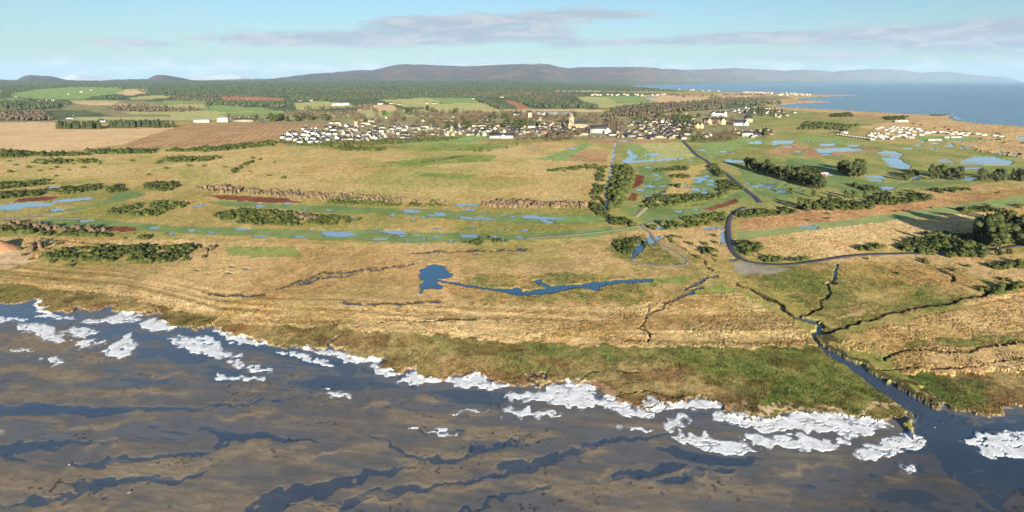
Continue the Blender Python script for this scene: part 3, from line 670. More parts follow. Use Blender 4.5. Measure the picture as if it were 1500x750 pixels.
def water_material(name, base, rough, bump, scale, wash=0):
    m = bpy.data.materials.new(name); m.use_nodes = True
    t = NT(m.node_tree)
    g = t.n('ShaderNodeNewGeometry')
    n1 = t.n('ShaderNodeTexNoise', {'Vector': g.outputs['Position'], 'Scale': scale, 'Detail': 4.0, 'Roughness': 0.6})
    n2 = t.n('ShaderNodeTexNoise', {'Vector': g.outputs['Position'], 'Scale': 0.02, 'Detail': 3.0})
    bp = t.n('ShaderNodeBump', {'Strength': bump, 'Distance': 0.3, 'Height': n1.outputs[0]})
    col = t.mix(n2.outputs[0], tuple(np.array(base) * .8), tuple(np.array(base) * 1.2))
    p = t.n('ShaderNodeBsdfPrincipled', {'Base Color': col, 'Roughness': rough, 'IOR': 1.33, 'Normal': bp.outputs[0]})
    t.n('ShaderNodeOutputMaterial', {0: p.outputs[0]})
    return m
def clear_water(name, tint, rough, bump, scale):
    m = bpy.data.materials.new(name); m.use_nodes = True
    t = NT(m.node_tree)
    g = t.n('ShaderNodeNewGeometry')
    n1 = t.n('ShaderNodeTexNoise', {'Vector': g.outputs['Position'], 'Scale': scale, 'Detail': 4.0, 'Roughness': 0.6})
    bp = t.n('ShaderNodeBump', {'Strength': bump, 'Distance': 0.3, 'Height': n1.outputs[0]})
    dt = t.n('ShaderNodeVectorMath', {0: g.outputs['Incoming'], 1: g.outputs['Normal']}, operation='DOT_PRODUCT')
    fr = t.m('ADD', .02, t.m('MULTIPLY', t.m('POWER', t.m('SUBTRACT', 1.0, t.m('ABSOLUTE', dt.outputs['Value'])), 5.0), .98))     # Schlick, the same from above and below
    a = t.n('ShaderNodeBsdfTransparent', {'Color': tint + (1,)}); b = t.n('ShaderNodeBsdfGlossy', {'Color': (1, 1, 1, 1), 'Roughness': rough, 'Normal': bp.outputs[0]})
    mx = t.n('ShaderNodeMixShader', {0: fr, 1: a.outputs[0], 2: b.outputs[0]})
    t.n('ShaderNodeOutputMaterial', {0: mx.outputs[0]})
    return m
W_TIDE = clear_water('tidal_water', (.90, .94, .97), 0.08, 0.06, 1.5)
W_POOL = water_material('pool_water', (0.030, 0.085, 0.155), 0.05, 0.012, 2.0)
W_FLOOD = water_material('flood_water', (0.20, 0.28, 0.35), 0.06, 0.012, 2.0)
W_SEA = water_material('sea_water', (0.018, 0.062, 0.115), 0.22, 0.35, 0.05)
sheet('sea', -58000, 58000, 950, 54000, 0.0, W_SEA)
sheet('tidal_water', -1500, 1500, -1500, 950, -0.004, W_TIDE)
MUDM = bpy.data.materials.new('wet_mud'); MUDM.use_nodes = True
MUDM.node_tree.nodes['Principled BSDF'].inputs['Base Color'].default_value = (*(wetc), 1); MUDM.node_tree.nodes['Principled BSDF'].inputs['Roughness'].default_value = .5
sheet('mud_bed', -1500, 1500, -1500, 950, -0.6, MUDM)
def px_sheet(name, s, z, mat):
    P = [((x - CX) / F * CAMH * F / (y - HY), CAMH * F / (y - HY), z) for x, y in pts(s)]
    o = mesh_obj(name, P, [tuple(range(len(P)))], mat); return tag(o, kind='structure')
M_SURF = bpy.data.materials.new('surf_foam'); M_SURF.use_nodes = True
M_SURF.node_tree.nodes['Principled BSDF'].inputs['Base Color'].default_value = (.55, .57, .58, 1)
for s, seed in (('1398,171 1404,175 1432,179.4 1500,183.6 1640,186', 1), ('1402,172.5 1440,177.8 1500,181.6 1640,184', 2), ('1420,174 1460,177.6 1500,179.4 1640,181.5', 3), ('1170,158 1240,160.9 1300,164.2 1345,166.6', 4)):
    L = np.array(pts(s)); q = np.linspace(0, len(L) - 1, 160); lx = np.interp(q, np.arange(len(L)), L[:, 0]); ly = np.interp(q, np.arange(len(L)), L[:, 1])
    yy = CAMH * F / (ly - HY); xx = (lx - CX) / F * yy; wd = np.maximum(.05, (fbm(q * 9, q * 0, 3, seed) - .40) * 46)
    k = len(q); V = np.concatenate([np.stack([xx, yy - wd / 2, np.full(k, .10)], 1), np.stack([xx, yy + wd / 2, np.full(k, .10)], 1)]); i = np.arange(k - 1)
    tag(mesh_obj('surf', V, np.stack([i, i + 1, i + 1 + k, i + k], 1), M_SURF), kind='structure')
px_sheet('pond', '-140,408 300,440 700,470 1040,470 1060,410 1640,405 1640,362 -140,362', 0.5, W_POOL)
px_sheet('floodwater', '-140,361.8 1640,361.8 1640,192 -140,206', 0.5, W_FLOOD)
# ------------------------------------------------------------------ hills far off
def hill_material(name, low, high, snow_from, snow_to):
    m = bpy.data.materials.new(name); m.use_nodes = True
    t = NT(m.node_tree)
    g = t.n('ShaderNodeNewGeometry'); sp = t.n('ShaderNodeSeparateXYZ', {0: g.outputs['Position']})
    n = t.n('ShaderNodeTexNoise', {'Vector': g.outputs['Position'], 'Scale': 0.0016, 'Detail': 7.0, 'Roughness': 0.6})
    n2 = t.n('ShaderNodeTexNoise', {'Vector': g.outputs['Position'], 'Scale': 0.0028, 'Detail': 6.0, 'Roughness': 0.65})
    h = t.m('ADD', sp.outputs[2], t.m('MULTIPLY', t.m('SUBTRACT', n.outputs[0], .5), 260.0))
    c = t.mix(t.ss(h, 60, 230), tuple(lin(low) / 1.85), tuple(lin(high) / 1.85))
    c = t.mix(t.m('MULTIPLY', t.ss(n2.outputs[0], .50, .62), .65), c, tuple(lin((160, 126, 108)) / 1.85))
    c = t.mix(t.m('MULTIPLY', t.ss(n2.outputs[0], .48, .38), .6), c, tuple(lin((84, 98, 82)) / 1.85))
    hs = t.m('ADD', sp.outputs[2], t.m('MULTIPLY', t.m('SUBTRACT', n2.outputs[0], .5), 330.0))
    c = t.mix(t.ss(hs, snow_from, snow_to), c, (.42, .43, .44))
    p = t.n('ShaderNodeBsdfPrincipled', {'Base Color': c, 'Roughness': 0.95, 'Specular IOR Level': 0.05})
    t.n('ShaderNodeOutputMaterial', {0: p.outputs[0]})
    return m
def hills(name, sky, dist, front, mat, seed, rough=0.42, step=2.0, rows=26, span=None):
    """ridge whose skyline is given in photo pixels; dist and front give the distance of crest and foot along it"""
    S_ = np.array(pts(sky)); x0, x1 = span or (S_[0, 0], S_[-1, 0]); px = np.arange(x0, x1 + .1, step)
    py = np.interp(px, S_[:, 0], S_[:, 1]) + (fbm(px / 9.0, px * 0 + seed, 3, seed) - .5) * 1.1
    D = np.array(pts(dist)); Fr = np.array(pts(front))
    d = np.interp(px, D[:, 0], D[:, 1]); f0 = np.interp(px, Fr[:, 0], Fr[:, 1])
    u = (px - CX) / F; V = []
    for i in range(rows):
        t = i / (rows - 7)                                # beyond 1: the far side
        y = f0 + (d - f0) * t
        crest = CAMH + (HY - py) / F * d
        if t <= 1:
            sh = (0.62 * t ** 1.25 + 0.38 * sstep(np.array(t), .25, 1.0)) * np.ones_like(px)
        else:
            sh = np.ones_like(px) * max(0.0, 1 - (t - 1) * 2.6)
        x = u * y
        nz = fbm(x / 1500.0, y / 2600.0, 5, seed) - 0.5
        er = nz * rough * 4 * t * max(0.0, (1 - t)) if t <= 1 else 0 * px
        z = crest * (sh + er) - (6 if i == 0 else 0)
        V.append(np.stack([x, y, np.maximum(z, -6)], -1))
    V = np.array(V); n = len(px); I = np.arange(rows * n).reshape(rows, n)
    Q = np.stack([I[:-1, :-1], I[:-1, 1:], I[1:, 1:], I[1:, :-1]], -1).reshape(-1, 4)
    return tag(mesh_obj(name, V.reshape(-1, 3), Q, mat, smooth=True), kind='structure')
MOOR = hill_material('moorland', (120, 132, 104), (126, 106, 104), 700, 960)
MOORS = hill_material('snowy_moor', (120, 128, 108), (120, 108, 106), 500, 620)
FARMOOR = hill_material('far_moor', (124, 134, 122), (122, 118, 120), 1050, 1300)
SNOW = hill_material('snowfield', (150, 150, 150), (235, 235, 235), 50, 180)
KNOB = hill_material('heather_hill', (112, 106, 92), (104, 90, 92), 2000, 2400)
MAIN = ('350,119 372,117.5 400,115 420,113 440,110 455,108.5 470,107.5 490,106 505,104.5 520,103 535,102.5 545,103 555,101 570,97 585,94.5 600,94 620,94.5 650,96 680,97 700,96.5 715,95.5 740,94.5 765,93.5 790,93 805,94 820,98 832,100 850,98.8 880,98.3 910,98 945,98 960,99.5 970,101.5 985,101.2 1000,102.5 1040,101.5 1075,100 1100,101 1130,102.5 1150,103.5 1180,102.5 1200,103.5 1220,105 1250,102.5 1270,101.5 1310,102 1330,104 1350,106.5 1375,105.5 1400,106 1420,109 1450,112 1470,112.5 1485,115.5 1496,119',
      '350,13500 600,16500 800,16500 930,18500 1000,22000 1100,28000 1200,34000 1300,40000 1420,45000 1500,47000',
      '350,10400 800,10800 900,12600 930,13700 1000,17800 1100,23500 1200,29500 1300,35500 1420,40500 1500,43000')
hills('hills', *MAIN, MOORS, 120, span=(350, 1000))
hills('hills', *MAIN, FARMOOR, 120, span=(1000, 1496))
hills('hills', '-150,117 -40,115.5 0,116 12,117 25,117 31,113.4 36,111 45,110 60,110.8 72,111 84,113.6 98,117 125,119', '-150,13000 300,13000', '-150,10600 300,10600', KNOB, 130, .05, 1.5)
hills('hills', '150,118.5 165,117 180,116.2 205,116 215,115.5 225,111.5 231,109.6 240,110 255,112.4 270,115 283,117.5 300,119', '150,13000 310,13000', '150,10600 310,10600', KNOB, 140, .05, 1.5)
hills('hills', '270,118.5 300,117 330,116.5 360,115.4 385,115.5 405,116.2 420,118', '270,21000 430,21000', '270,18000 430,18000', MOOR, 145, .05)
hills('snow_mountains', '60,119 88,114.5 98,111.5 106,109.4 113,109 122,110 140,113 165,115 190,116 220,116.5 260,116 285,113.5 305,110.5 322,108.4 340,107.8 352,109 362,113 380,116 410,119', '50,34000 420,34000', '50,30000 420,30000', SNOW, 150, .05)
hills('snow_mountains', '640,100 680,97 695,94.4 708,93.2 722,93.6 740,97 770,102', '600,30000 800,30000', '600,26000 800,26000', SNOW, 160, .05)
# ------------------------------------------------------------------ haze
def haze():
    x, y0, y1, z0, z1 = 59000, -4000, 55000, -9, 1350
    v = [(-x, y0, z0), (x, y0, z0), (x, y1, z0), (-x, y1, z0), (-x, y0, z1), (x, y0, z1), (x, y1, z1), (-x, y1, z1)]
    f = [(0, 3, 2, 1), (4, 5, 6, 7), (0, 1, 5, 4), (1, 2, 6, 5), (2, 3, 7, 6), (3, 0, 4, 7)]
    m = bpy.data.materials.new('haze_air'); m.use_nodes = True
    t = NT(m.node_tree)
    vol = t.n('ShaderNodeVolumePrincipled', {'Color': (0.46, 0.72, 1.0, 1), 'Density': 1.5e-5, 'Anisotropy': 0.0})
    out = t.n('ShaderNodeOutputMaterial'); t.link(vol.outputs[0], out.inputs[1])
    tag(mesh_obj('haze', v, f, m), kind='stuff')
haze()
# ------------------------------------------------------------------ materials for things
def mat_plain(name, rgb, rough=0.8, var=0.25, scale=0.6, srgb=True, obj_rand=0.0, island=0.0, spec=0.2, metal=0.0):
    m = bpy.data.materials.new(name); m.use_nodes = True
    t = NT(m.node_tree)
    base = tuple(lin(rgb)) if srgb else tuple(rgb)
    g = t.n('ShaderNodeNewGeometry'); oi = t.n('ShaderNodeObjectInfo')
    n = t.n('ShaderNodeTexNoise', {'Vector': g.outputs['Position'], 'Scale': scale, 'Detail': 4.0, 'Roughness': .65})
    k = t.m('ADD', 1.0, t.m('MULTIPLY', t.m('SUBTRACT', n.outputs[0], .5), var * 2))
    if obj_rand: k = t.m('MULTIPLY', k, t.m('ADD', 1 - obj_rand / 2, t.m('MULTIPLY', oi.outputs['Random'], obj_rand)))
    if island: k = t.m('MULTIPLY', k, t.m('ADD', 1 - island / 2, t.m('MULTIPLY', g.outputs['Random Per Island'], island)))
    kc = t.n('ShaderNodeCombineColor', {0: k, 1: k, 2: k})
    c = t.mix(1.0, base, kc.outputs[0], 'MULTIPLY')
    p = t.n('ShaderNodeBsdfPrincipled', {'Base Color': c, 'Roughness': rough, 'Specular IOR Level': spec, 'Metallic': metal})
    t.n('ShaderNodeOutputMaterial', {0: p.outputs[0]})
    return m
def foliage(name, a, b, island=0.7, objr=.3):
    m = bpy.data.materials.new(name); m.use_nodes = True
    t = NT(m.node_tree)
    g = t.n('ShaderNodeNewGeometry'); oi = t.n('ShaderNodeObjectInfo')
    n = t.n('ShaderNodeTexNoise', {'Vector': g.outputs['Position'], 'Scale': 0.8, 'Detail': 5.0, 'Roughness': .7})
    f = t.m('ADD', t.m('MULTIPLY', g.outputs['Random Per Island'], island), t.m('MULTIPLY', t.m('SUBTRACT', n.outputs[0], .35), 1.3), clamp=True)
    c = t.mix(f, tuple(lin(a) / 2.7), tuple(lin(b) / 2.7))
    k = t.m('ADD', 1 - objr / 2, t.m('MULTIPLY', oi.outputs['Random'], objr)); kc = t.n('ShaderNodeCombineColor', {0: k, 1: k, 2: k})
    c = t.mix(1.0, c, kc.outputs[0], 'MULTIPLY')
    p = t.n('ShaderNodeBsdfPrincipled', {'Base Color': c, 'Roughness': .8, 'Specular IOR Level': .12})
    t.n('ShaderNodeOutputMaterial', {0: p.outputs[0]})
    return m
M_GORSE = foliage('gorse_leaf', (58, 70, 34), (116, 124, 62))
M_WILLOW = foliage('willow_twig', (120, 104, 82), (170, 146, 114))
M_PINE = foliage('pine_needle', (56, 68, 44), (120, 128, 78))
M_FIR = foliage('fir_needle', (62, 76, 54), (114, 124, 86))
M_BROAD = foliage('evergreen_leaf', (60, 74, 42), (112, 120, 66))
M_TWIG = foliage('bare_twig', (120, 106, 84), (166, 146, 116))
M_BARK = mat_plain('bark', (96, 82, 66), .9)
M_FOREST = foliage('forest_crown', (84, 98, 70), (118, 128, 94), .8)
M_BARE = foliage('bare_wood', (98, 90, 74), (136, 122, 98), .9)
def ice_material():
    m = bpy.data.materials.new('ice'); m.use_nodes = True
    t = NT(m.node_tree); g = t.n('ShaderNodeNewGeometry')
    n1 = t.n('ShaderNodeTexNoise', {'Vector': g.outputs['Position'], 'Scale': .35, 'Detail': 7.0, 'Roughness': .72, 'Distortion': .6})
    n2 = t.n('ShaderNodeTexNoise', {'Vector': g.outputs['Position'], 'Scale': 2.2, 'Detail': 4.0, 'Roughness': .7})
    c = t.mix(t.ss(n1.outputs[0], .36, .60), (.46, .465, .47), (.72, .73, .74))
    c = t.mix(t.m('MULTIPLY', t.ss(n2.outputs[0], .58, .70), .55), c, (.20, .185, .165))
    p = t.n('ShaderNodeBsdfPrincipled', {'Base Color': c, 'Roughness': .55, 'Specular IOR Level': .3})
    t.n('ShaderNodeOutputMaterial', {0: p.outputs[0]})
    return m
M_ICE = ice_material()

# ------------------------------------------------------------------ plants
def ico(sub):
    bm = bmesh.new(); bmesh.ops.create_icosphere(bm, subdivisions=sub, radius=1.0)
    v = np.array([x.co[:] for x in bm.verts]); f = np.array([[q.index for q in p.verts] for p in bm.faces]); bm.free()
    return v, f
ICO1, ICO2 = ico(1), ico(2)
class Soup:
    """collects triangle sets into one mesh"""
    def __init__(s): s.v = []; s.f = []; s.n = 0
    def add(s, v, f):
        s.v.append(np.asarray(v, float)); s.f.append(np.asarray(f) + s.n); s.n += len(v)
    def obj(s, name, mat, parent=None, smooth=False):
        return mesh_obj(name, np.concatenate(s.v), np.concatenate(s.f), mat, parent, smooth)
def blob(rs, c, r, ic=ICO2, amp=.35, zmin=None):
    v = ic[0].copy()
    q = rs.uniform(0, 50, 3)
    d = 1 + amp * (2 * fbm(v[:, 0] * 1.7 + q[0] + v[:, 2] * .9, v[:, 1] * 1.7 + q[1] - v[:, 2] * 1.3, 2, int(q[2])) - 1) * 1.6 + rs.uniform(-.10, .10, len(v))
    v = v * d[:, None] * np.asarray(r) + np.asarray(c)
    f = ic[1]
    if zmin is not None:
        keep = (v[f][:, :, 2].max(1) > zmin); f = f[keep]
    return v, f
def leaves(rs, n, c, r, size):
    """n small leaf-clump faces spread over the skin of an ellipsoid"""
    d = rs.normal(size=(n, 3)); d /= np.linalg.norm(d, axis=1)[:, None]
    p = d * np.asarray(r) * rs.uniform(.8, 1.18, (n, 1)) + np.asarray(c)
    a = rs.normal(size=(n, 3)); a /= np.linalg.norm(a, axis=1)[:, None]
    b = np.cross(a, d); b /= (np.linalg.norm(b, axis=1)[:, None] + 1e-6)
    s = size * rs.uniform(.6, 1.3, (n, 1))
    v = np.stack([p + a * s, p - a * s * .6 + b * s * .8, p - a * s * .6 - b * s * .8], 1).reshape(-1, 3)
    return v, np.arange(3 * n).reshape(n, 3)
def limb(rs, a, b, r0, r1, k=5):
    a = np.array(a, float); b = np.array(b, float); w = b - a; w /= np.linalg.norm(w)
    e = np.cross(w, [.3, .9, .1]); e /= np.linalg.norm(e); g = np.cross(w, e)
    an = np.arange(k) / k * 2 * math.pi
    ring = np.cos(an)[:, None] * e + np.sin(an)[:, None] * g
    v = np.concatenate([a + ring * r0, b + ring * r1])
    f = [[i, (i + 1) % k, k + (i + 1) % k] for i in range(k)] + [[i, k + (i + 1) % k, k + i] for i in range(k)]
    return v, np.array(f)
def tree_proto(kind, seed):
    """meshes (trunk, crown) of one tree of unit kind; height about 12 m"""
    rs = np.random.RandomState(seed); T = Soup(); K_ = Soup()
    lean = rs.uniform(-.6, .6, 2)
    top = (lean[0], lean[1], 10.0)
    if kind == 'pine':
        T.add(*limb(rs, (0, 0, -.3), (lean[0] * .6, lean[1] * .6, 6), .32, .2)); T.add(*limb(rs, (lean[0] * .6, lean[1] * .6, 6), top, .2, .06))
        for i in range(11):
            h = rs.uniform(2.6, 11.2); w = 3.0 * (1 - abs(h - 5.6) / 8.5)
            an = rs.uniform(0, 6.28); ro = rs.uniform(.2, .8) * w
            c = (lean[0] * .7 + math.cos(an) * ro, lean[1] * .7 + math.sin(an) * ro, h)
            T.add(*limb(rs, (lean[0] * h / 10, lean[1] * h / 10, max(1.5, h - 1.4)), c, .10, .04, 4))
            r = (rs.uniform(1.1, 1.9), rs.uniform(1.1, 1.9), rs.uniform(.8, 1.4))
            K_.add(*blob(rs, c, r, ICO1, .4)); K_.add(*leaves(rs, 46, c, np.array(r) * 1.1, .42))
    elif kind == 'fir':
        T.add(*limb(rs, (0, 0, -.3), (0, 0, 11), .26, .05))
        for i in range(9):
            h = 1.6 + i * 1.18; r = 2.3 * (1 - h / 13.6) + .15
            K_.add(*blob(rs, (rs.uniform(-.2, .2), rs.uniform(-.2, .2), h), (r, r, 1.0), ICO1, .35)); K_.add(*leaves(rs, 34, (0, 0, h), (r * 1.15, r * 1.15, .8), .36))
    elif kind == 'broad':
        T.add(*limb(rs, (0, 0, -.3), (lean[0] * .4, lean[1] * .4, 4), .4, .28))
        for i in range(14):
            an = rs.uniform(0, 6.28); h = rs.uniform(2.2, 10.0); w = 3.6 * math.sqrt(max(.05, 1 - ((h - 5.4) / 6.0) ** 2))
            ro = w * rs.uniform(.3, .85)
            c = (math.cos(an) * ro, math.sin(an) * ro, h)
            T.add(*limb(rs, (lean[0] * .4, lean[1] * .4, min(4, h * .7)), c, .16, .05, 4))
            r = rs.uniform(1.2, 2.1, 3) * (1, 1, .85)
            K_.add(*blob(rs, c, r, ICO1, .4)); K_.add(*leaves(rs, 48, c, r * 1.1, .45))
    else:   # bare winter tree: limbs and a cloud of fine twigs
        T.add(*limb(rs, (0, 0, -.3), (lean[0] * .4, lean[1] * .4, 4), .36, .26))
        for i in range(16):
            an = rs.uniform(0, 6.28); h = rs.uniform(4, 10.6); w = 3.8 * math.sqrt(max(.05, 1 - ((h - 6.4) / 5.4) ** 2)); ro = w * rs.uniform(.3, .95)
            c = np.array((math.cos(an) * ro, math.sin(an) * ro, h))
            T.add(*limb(rs, (lean[0] * .4, lean[1] * .4, rs.uniform(2.6, 4)), c * (.8, .8, .95), .14, .04, 4))
            n = 46
            p = c + rs.normal(size=(n, 3)) * (.85, .85, .75); d = (p - np.array((0, 0, 3.5))); d /= np.linalg.norm(d, axis=1)[:, None]; d += rs.normal(size=(n, 3)) * .35
            e = rs.normal(size=(n, 3)); e = np.cross(e, d); e /= np.linalg.norm(e, axis=1)[:, None]
            L = rs.uniform(.6, 1.3, (n, 1)); wd = .13
            v = np.stack([p - e * wd, p + e * wd, p + d * L], 1).reshape(-1, 3)
            K_.add(v, np.arange(3 * n).reshape(n, 3))
    return T, K_
def make_proto(kind, seed, mat):
    T, K_ = tree_proto(kind, seed)
    a = T.obj('trunk', M_BARK); b = K_.obj('crown', mat)
    ms = (a.data, b.data)
    bpy.data.objects.remove(a); bpy.data.objects.remove(b)
    return ms
PROTO = {'pine': [make_proto('pine', s, M_PINE) for s in (1, 2, 3, 4)], 'fir': [make_proto('fir', s, M_FIR) for s in (5, 6)],
         'broad': [make_proto('broad', s, M_BROAD) for s in (7, 8, 9)], 'bare': [make_proto('bare', s, M_TWIG) for s in (10, 11, 12)]}
def tree(name, kind, x, y, z, h, label, group, wide=1.0):
    e = bpy.data.objects.new(name, None); C.objects.link(e)
    e.empty_display_size = .5
    s = h / 11.5
    e.location = (x, y, z - .1); e.scale = (s * wide, s * wide, s); e.rotation_euler = (0, 0, rng.uniform(0, 6.28))
    tag(e, label, 'tree', group)
    for nm, me in zip(('trunk', 'crown'), rng.choice(PROTO[kind])):
        o = bpy.data.objects.new(nm, me); C.objects.link(o); o.parent = e
    return e
def tree_px(name, kind, px, py, hpx, label, group, wide=1.0):
    """base pixel and height in photo pixels"""
    x, y, z = ground(px, py)
    return tree(name, kind, x, y, max(z, min(land_z(x, y), z + 1.0)), hpx * y / F, label, group, wide)
def inside(P, x, y):
    r = False
    for i in range(len(P)):
        ax, ay = P[i - 1]; bx, by = P[i]
        if (ay > y) != (by > y) and x < (bx - ax) * (y - ay) / (by - ay) + ax: r = not r
    return r
def scatter(poly, n, r=rng, power=1):
    """n points in a photo-pixel polygon, even over the ground it covers"""
    P = pts(poly) if isinstance(poly, str) else poly
    xs = [p[0] for p in P]; ys = [p[1] for p in P]; y0 = min(ys); out = []
    for _ in range(n * 60):
        if len(out) >= n: break
        x, y = r.uniform(min(xs), max(xs)), r.uniform(y0, max(ys))
        if r.random() < ((y0 - HY) / (y - HY)) ** 3 and inside(P, x, y): out.append((x, y))
    return out

# ---- the pine belt along the golf hole
for i in range(21):
    t = i / 20
    for k in range(2):
        tree_px('pine_tree', 'pine', 1096 + 106 * t + rng.uniform(-3, 3), 247 + 31 * t + rng.uniform(-1.2, 1.2) + k * 2.0 - 1, rng.uniform(13, 18) + 3 * t,
                'dark pine tree in the long belt beside the flooded golf hole', 'pines of the long belt', 1.15)
for i in range(16):
    tree_px('pine_tree', 'pine' if i % 3 else 'broad', 1234 + 30 * rng.random(), 252 + 9 * rng.random(), rng.uniform(15, 23), 'dark tree in the round clump between the flooded greens', 'trees of the round clump', 1.2)
for i in range(9):
    tree_px('pine_tree', 'broad', 1322 + 22 * rng.random(), 258 + 7 * rng.random(), rng.uniform(9, 16), 'tree beside the small pool in the copse by the pale rough', 'trees of the pool copse')
for i in range(17):
    tree_px('pine_tree', 'pine', 1362 + 48 * rng.random(), 258 + 8 * rng.random(), rng.uniform(15, 21), 'tall pale stemmed pine tree in the copse before the wide floodwater', 'pines of the flood copse')
for i in range(30):
    tree_px('pine_tree', 'fir' if i % 2 else 'pine', 1436 + 100 * rng.random(), 262 + 6 * rng.random(), rng.uniform(10, 15) + i * .15, 'dense conifer of the wood beside the floodwater', 'conifers beside the floodwater', 1.2)
for i in range(26):
    tree_px('evergreen_tree', 'broad', 1450 + 120 * rng.random(), 346 + 20 * rng.random(), rng.uniform(30, 44), 'large round evergreen tree casting a long shadow on the reeds', 'large evergreens above the reeds', 1.25)
for (x, y, h) in ((1158, 286, 12), (1192, 289, 12), (1216, 292, 11), (1172, 303, 15), (1186, 306, 16), (1206, 300, 12), (1240, 292, 14), (1252, 291, 15), (1266, 290, 12), (1184, 310, 20), (1196, 308, 14)):
    tree_px('broadleaf_tree', 'broad', x, y, h, 'small light green tree standing alone beside the shaded green', 'small trees by the shaded green', .9)
for (x, y, h) in ((1357, 352, 14), (1348, 357, 10), (1412, 377, 16), (1440, 376, 18), (1394, 378, 11), (1464, 376, 12), (1425, 378, 14), (1478, 372, 10), (1330, 358, 8)):
    tree_px('broadleaf_tree', 'broad', x, y, h, 'rounded pale green tree at the edge of the dark gorse', 'rounded trees by the gorse', 1.3)
for i in range(46):
    tree_px('fir_tree', 'fir', 84 + 62 * rng.random(), 188.4 + rng.uniform(-.6, .6), rng.uniform(9, 12), 'conifer of the shorter belt on the stubble field', 'conifers of the shorter belt', 1.6)
for i in range(64):
    tree_px('fir_tree', 'fir', 160 + 94 * rng.random(), 186.6 + rng.uniform(-.6, .6), rng.uniform(9, 12), 'conifer of the longer belt on the stubble field', 'conifers of the longer belt', 1.6)
for (x, y, h, k) in ((741, 204, 1, 'bare'), (576, 205.5, 11, 'bare'), (570, 206, 9, 'bare'), (582, 205.8, 9, 'bare'), (604, 203.5, 8, 'bare'), (612, 203, 9, 'bare'), (621, 202, 10, 'broad'), (629, 201.5, 9, 'bare'), (625, 162, 8, 'broad'), (633, 163, 6, 'broad')):
    if h > 2: tree_px('garden_tree', k, x, y, h, 'lone rounded tree on the meadow edge of town', 'trees on the meadow edge', 1.5)
# ---- trees among the houses
town_tree_zones = [('480,180 560,170 640,170 640,182 560,184', 30, 'bare'), ('620,180 700,172 790,172 790,180 700,182 640,186', 74, 'bare'), ('640,184 790,180 790,188 660,190', 34, 'broad'),
    ('600,200 640,196 660,200 620,206', 8, 'bare'), ('750,200 860,196 862,206 800,208 750,206', 44, 'bare'), ('790,172 830,170 880,172 880,182 850,180 800,184', 36, 'bare'), ('880,186 910,178 920,190 890,200', 18, 'bare'),
    ('930,174 1010,168 1010,176 940,182', 22, 'broad'), ('985,176 1030,172 1030,200 1000,200', 18, 'broad'), ('1010,203 1062,196 1085,200 1080,210 1010,212', 30, 'bare'), ('1095,164 1160,166 1130,172 1095,172', 26, 'fir'),
    ('1040,178 1075,176 1075,186 1040,190', 10, 'bare'), ('1115,196 1140,194 1138,202 1118,202', 8, 'broad'), ('360,174 480,174 480,178 380,180', 20, 'broad'), ('400,172 470,170 480,176 410,178', 0, 'bare'), ('500,166 600,164 700,168 600,172', 20, 'bare')]
ZP = ['above the white estate', 'on the slope above the stone streets', 'along the stone streets', 'at the end of the pitch', 'in the brown hedge before the cathedral', 'around the cathedral and castle', 'beside the white hall',
      'above the canal head houses', 'around the ochre villa', 'at the start of the straight road', 'behind the golf links', 'around the stone hotel', 'beside the links lodge', 'by the white farm store', 'by the farm', 'on the upper slope below the fields']
for (s, n, k), zp in zip(town_tree_zones, ZP):
    for (x, y) in scatter(s, n):
        kk = k if rng.random() < .75 else rng.choice(['bare', 'broad'])
        lab = {'bare': 'leafless brown tree ', 'broad': 'green leafed tree ', 'fir': 'dark conifer '}[kk] + zp
        tree_px('garden_tree' if kk != 'fir' else 'fir_tree', kk, x, y, rng.uniform(6.5, 10), lab, {'bare': 'leafless trees ', 'broad': 'green trees ', 'fir': 'conifers '}[kk] + zp, 1.35)

# ---- distant woods
def wood(name, label, polys, mat, kind, h=(11, 17), seed=1):
    rs = np.random.RandomState(seed); rr = random.Random(seed); S_ = Soup()
    if kind == 'fir':
        k = 6; an = np.arange(k) / k * 6.283
        v0 = np.concatenate([np.stack([np.cos(an), np.sin(an), np.full(k, .18)], 1), np.stack([np.cos(an) * .62, np.sin(an) * .62, np.full(k, .55)], 1), [[0, 0, 1.0]]])
        f0 = np.array([[i, (i + 1) % k, k + (i + 1) % k] for i in range(k)] + [[i, k + (i + 1) % k, k + i] for i in range(k)] + [[k + i, k + (i + 1) % k, 2 * k] for i in range(k)])
    else:
        v0 = ICO1[0] * (1, 1, .5) + (0, 0, .55); f0 = ICO1[1]
        if kind == 'round': v0, f0 = np.array([[0, 0, 1.], [1, 0, .6], [.3, .95, .55], [-.8, .6, .6], [-.8, -.6, .5], [.3, -.95, .6], [.5, .4, .1], [-.5, .3, .1], [0, -.6, .1]]), np.array([[0, 1, 2], [0, 2, 3], [0, 3, 4], [0, 4, 5], [0, 5, 1], [1, 6, 2], [2, 7, 3], [3, 7, 4], [4, 8, 5], [5, 8, 1], [1, 8, 6], [2, 6, 7], [4, 7, 8]])
    for s, n in polys:
        P = pts(s); xs = [p[0] for p in P]; ys = [p[1] for p in P]; c = 0
        for _ in range(n * 20):
            if c >= n: break
            x, y = rr.uniform(min(xs), max(xs)), rr.uniform(min(ys), max(ys))
            if not inside(P, x, y): continue
            X, Y, Z_ = ground(x, y); c += 1
            H = rs.uniform(*h); w = H * rs.uniform(.26, .36) * (1.25 if kind != 'fir' else 1) * (1 + sstep(np.array(Y), 2500, 7000) * .8)
            v = v0 * (w, w, H) * (1 + rs.uniform(-.22, .22, (len(v0), 3))) + (X, Y, Z_ - .5)
            S_.add(v, f0)
    return tag(S_.obj(name, mat), label, 'forest' if 'forest' in name else 'woodland', None, 'stuff')
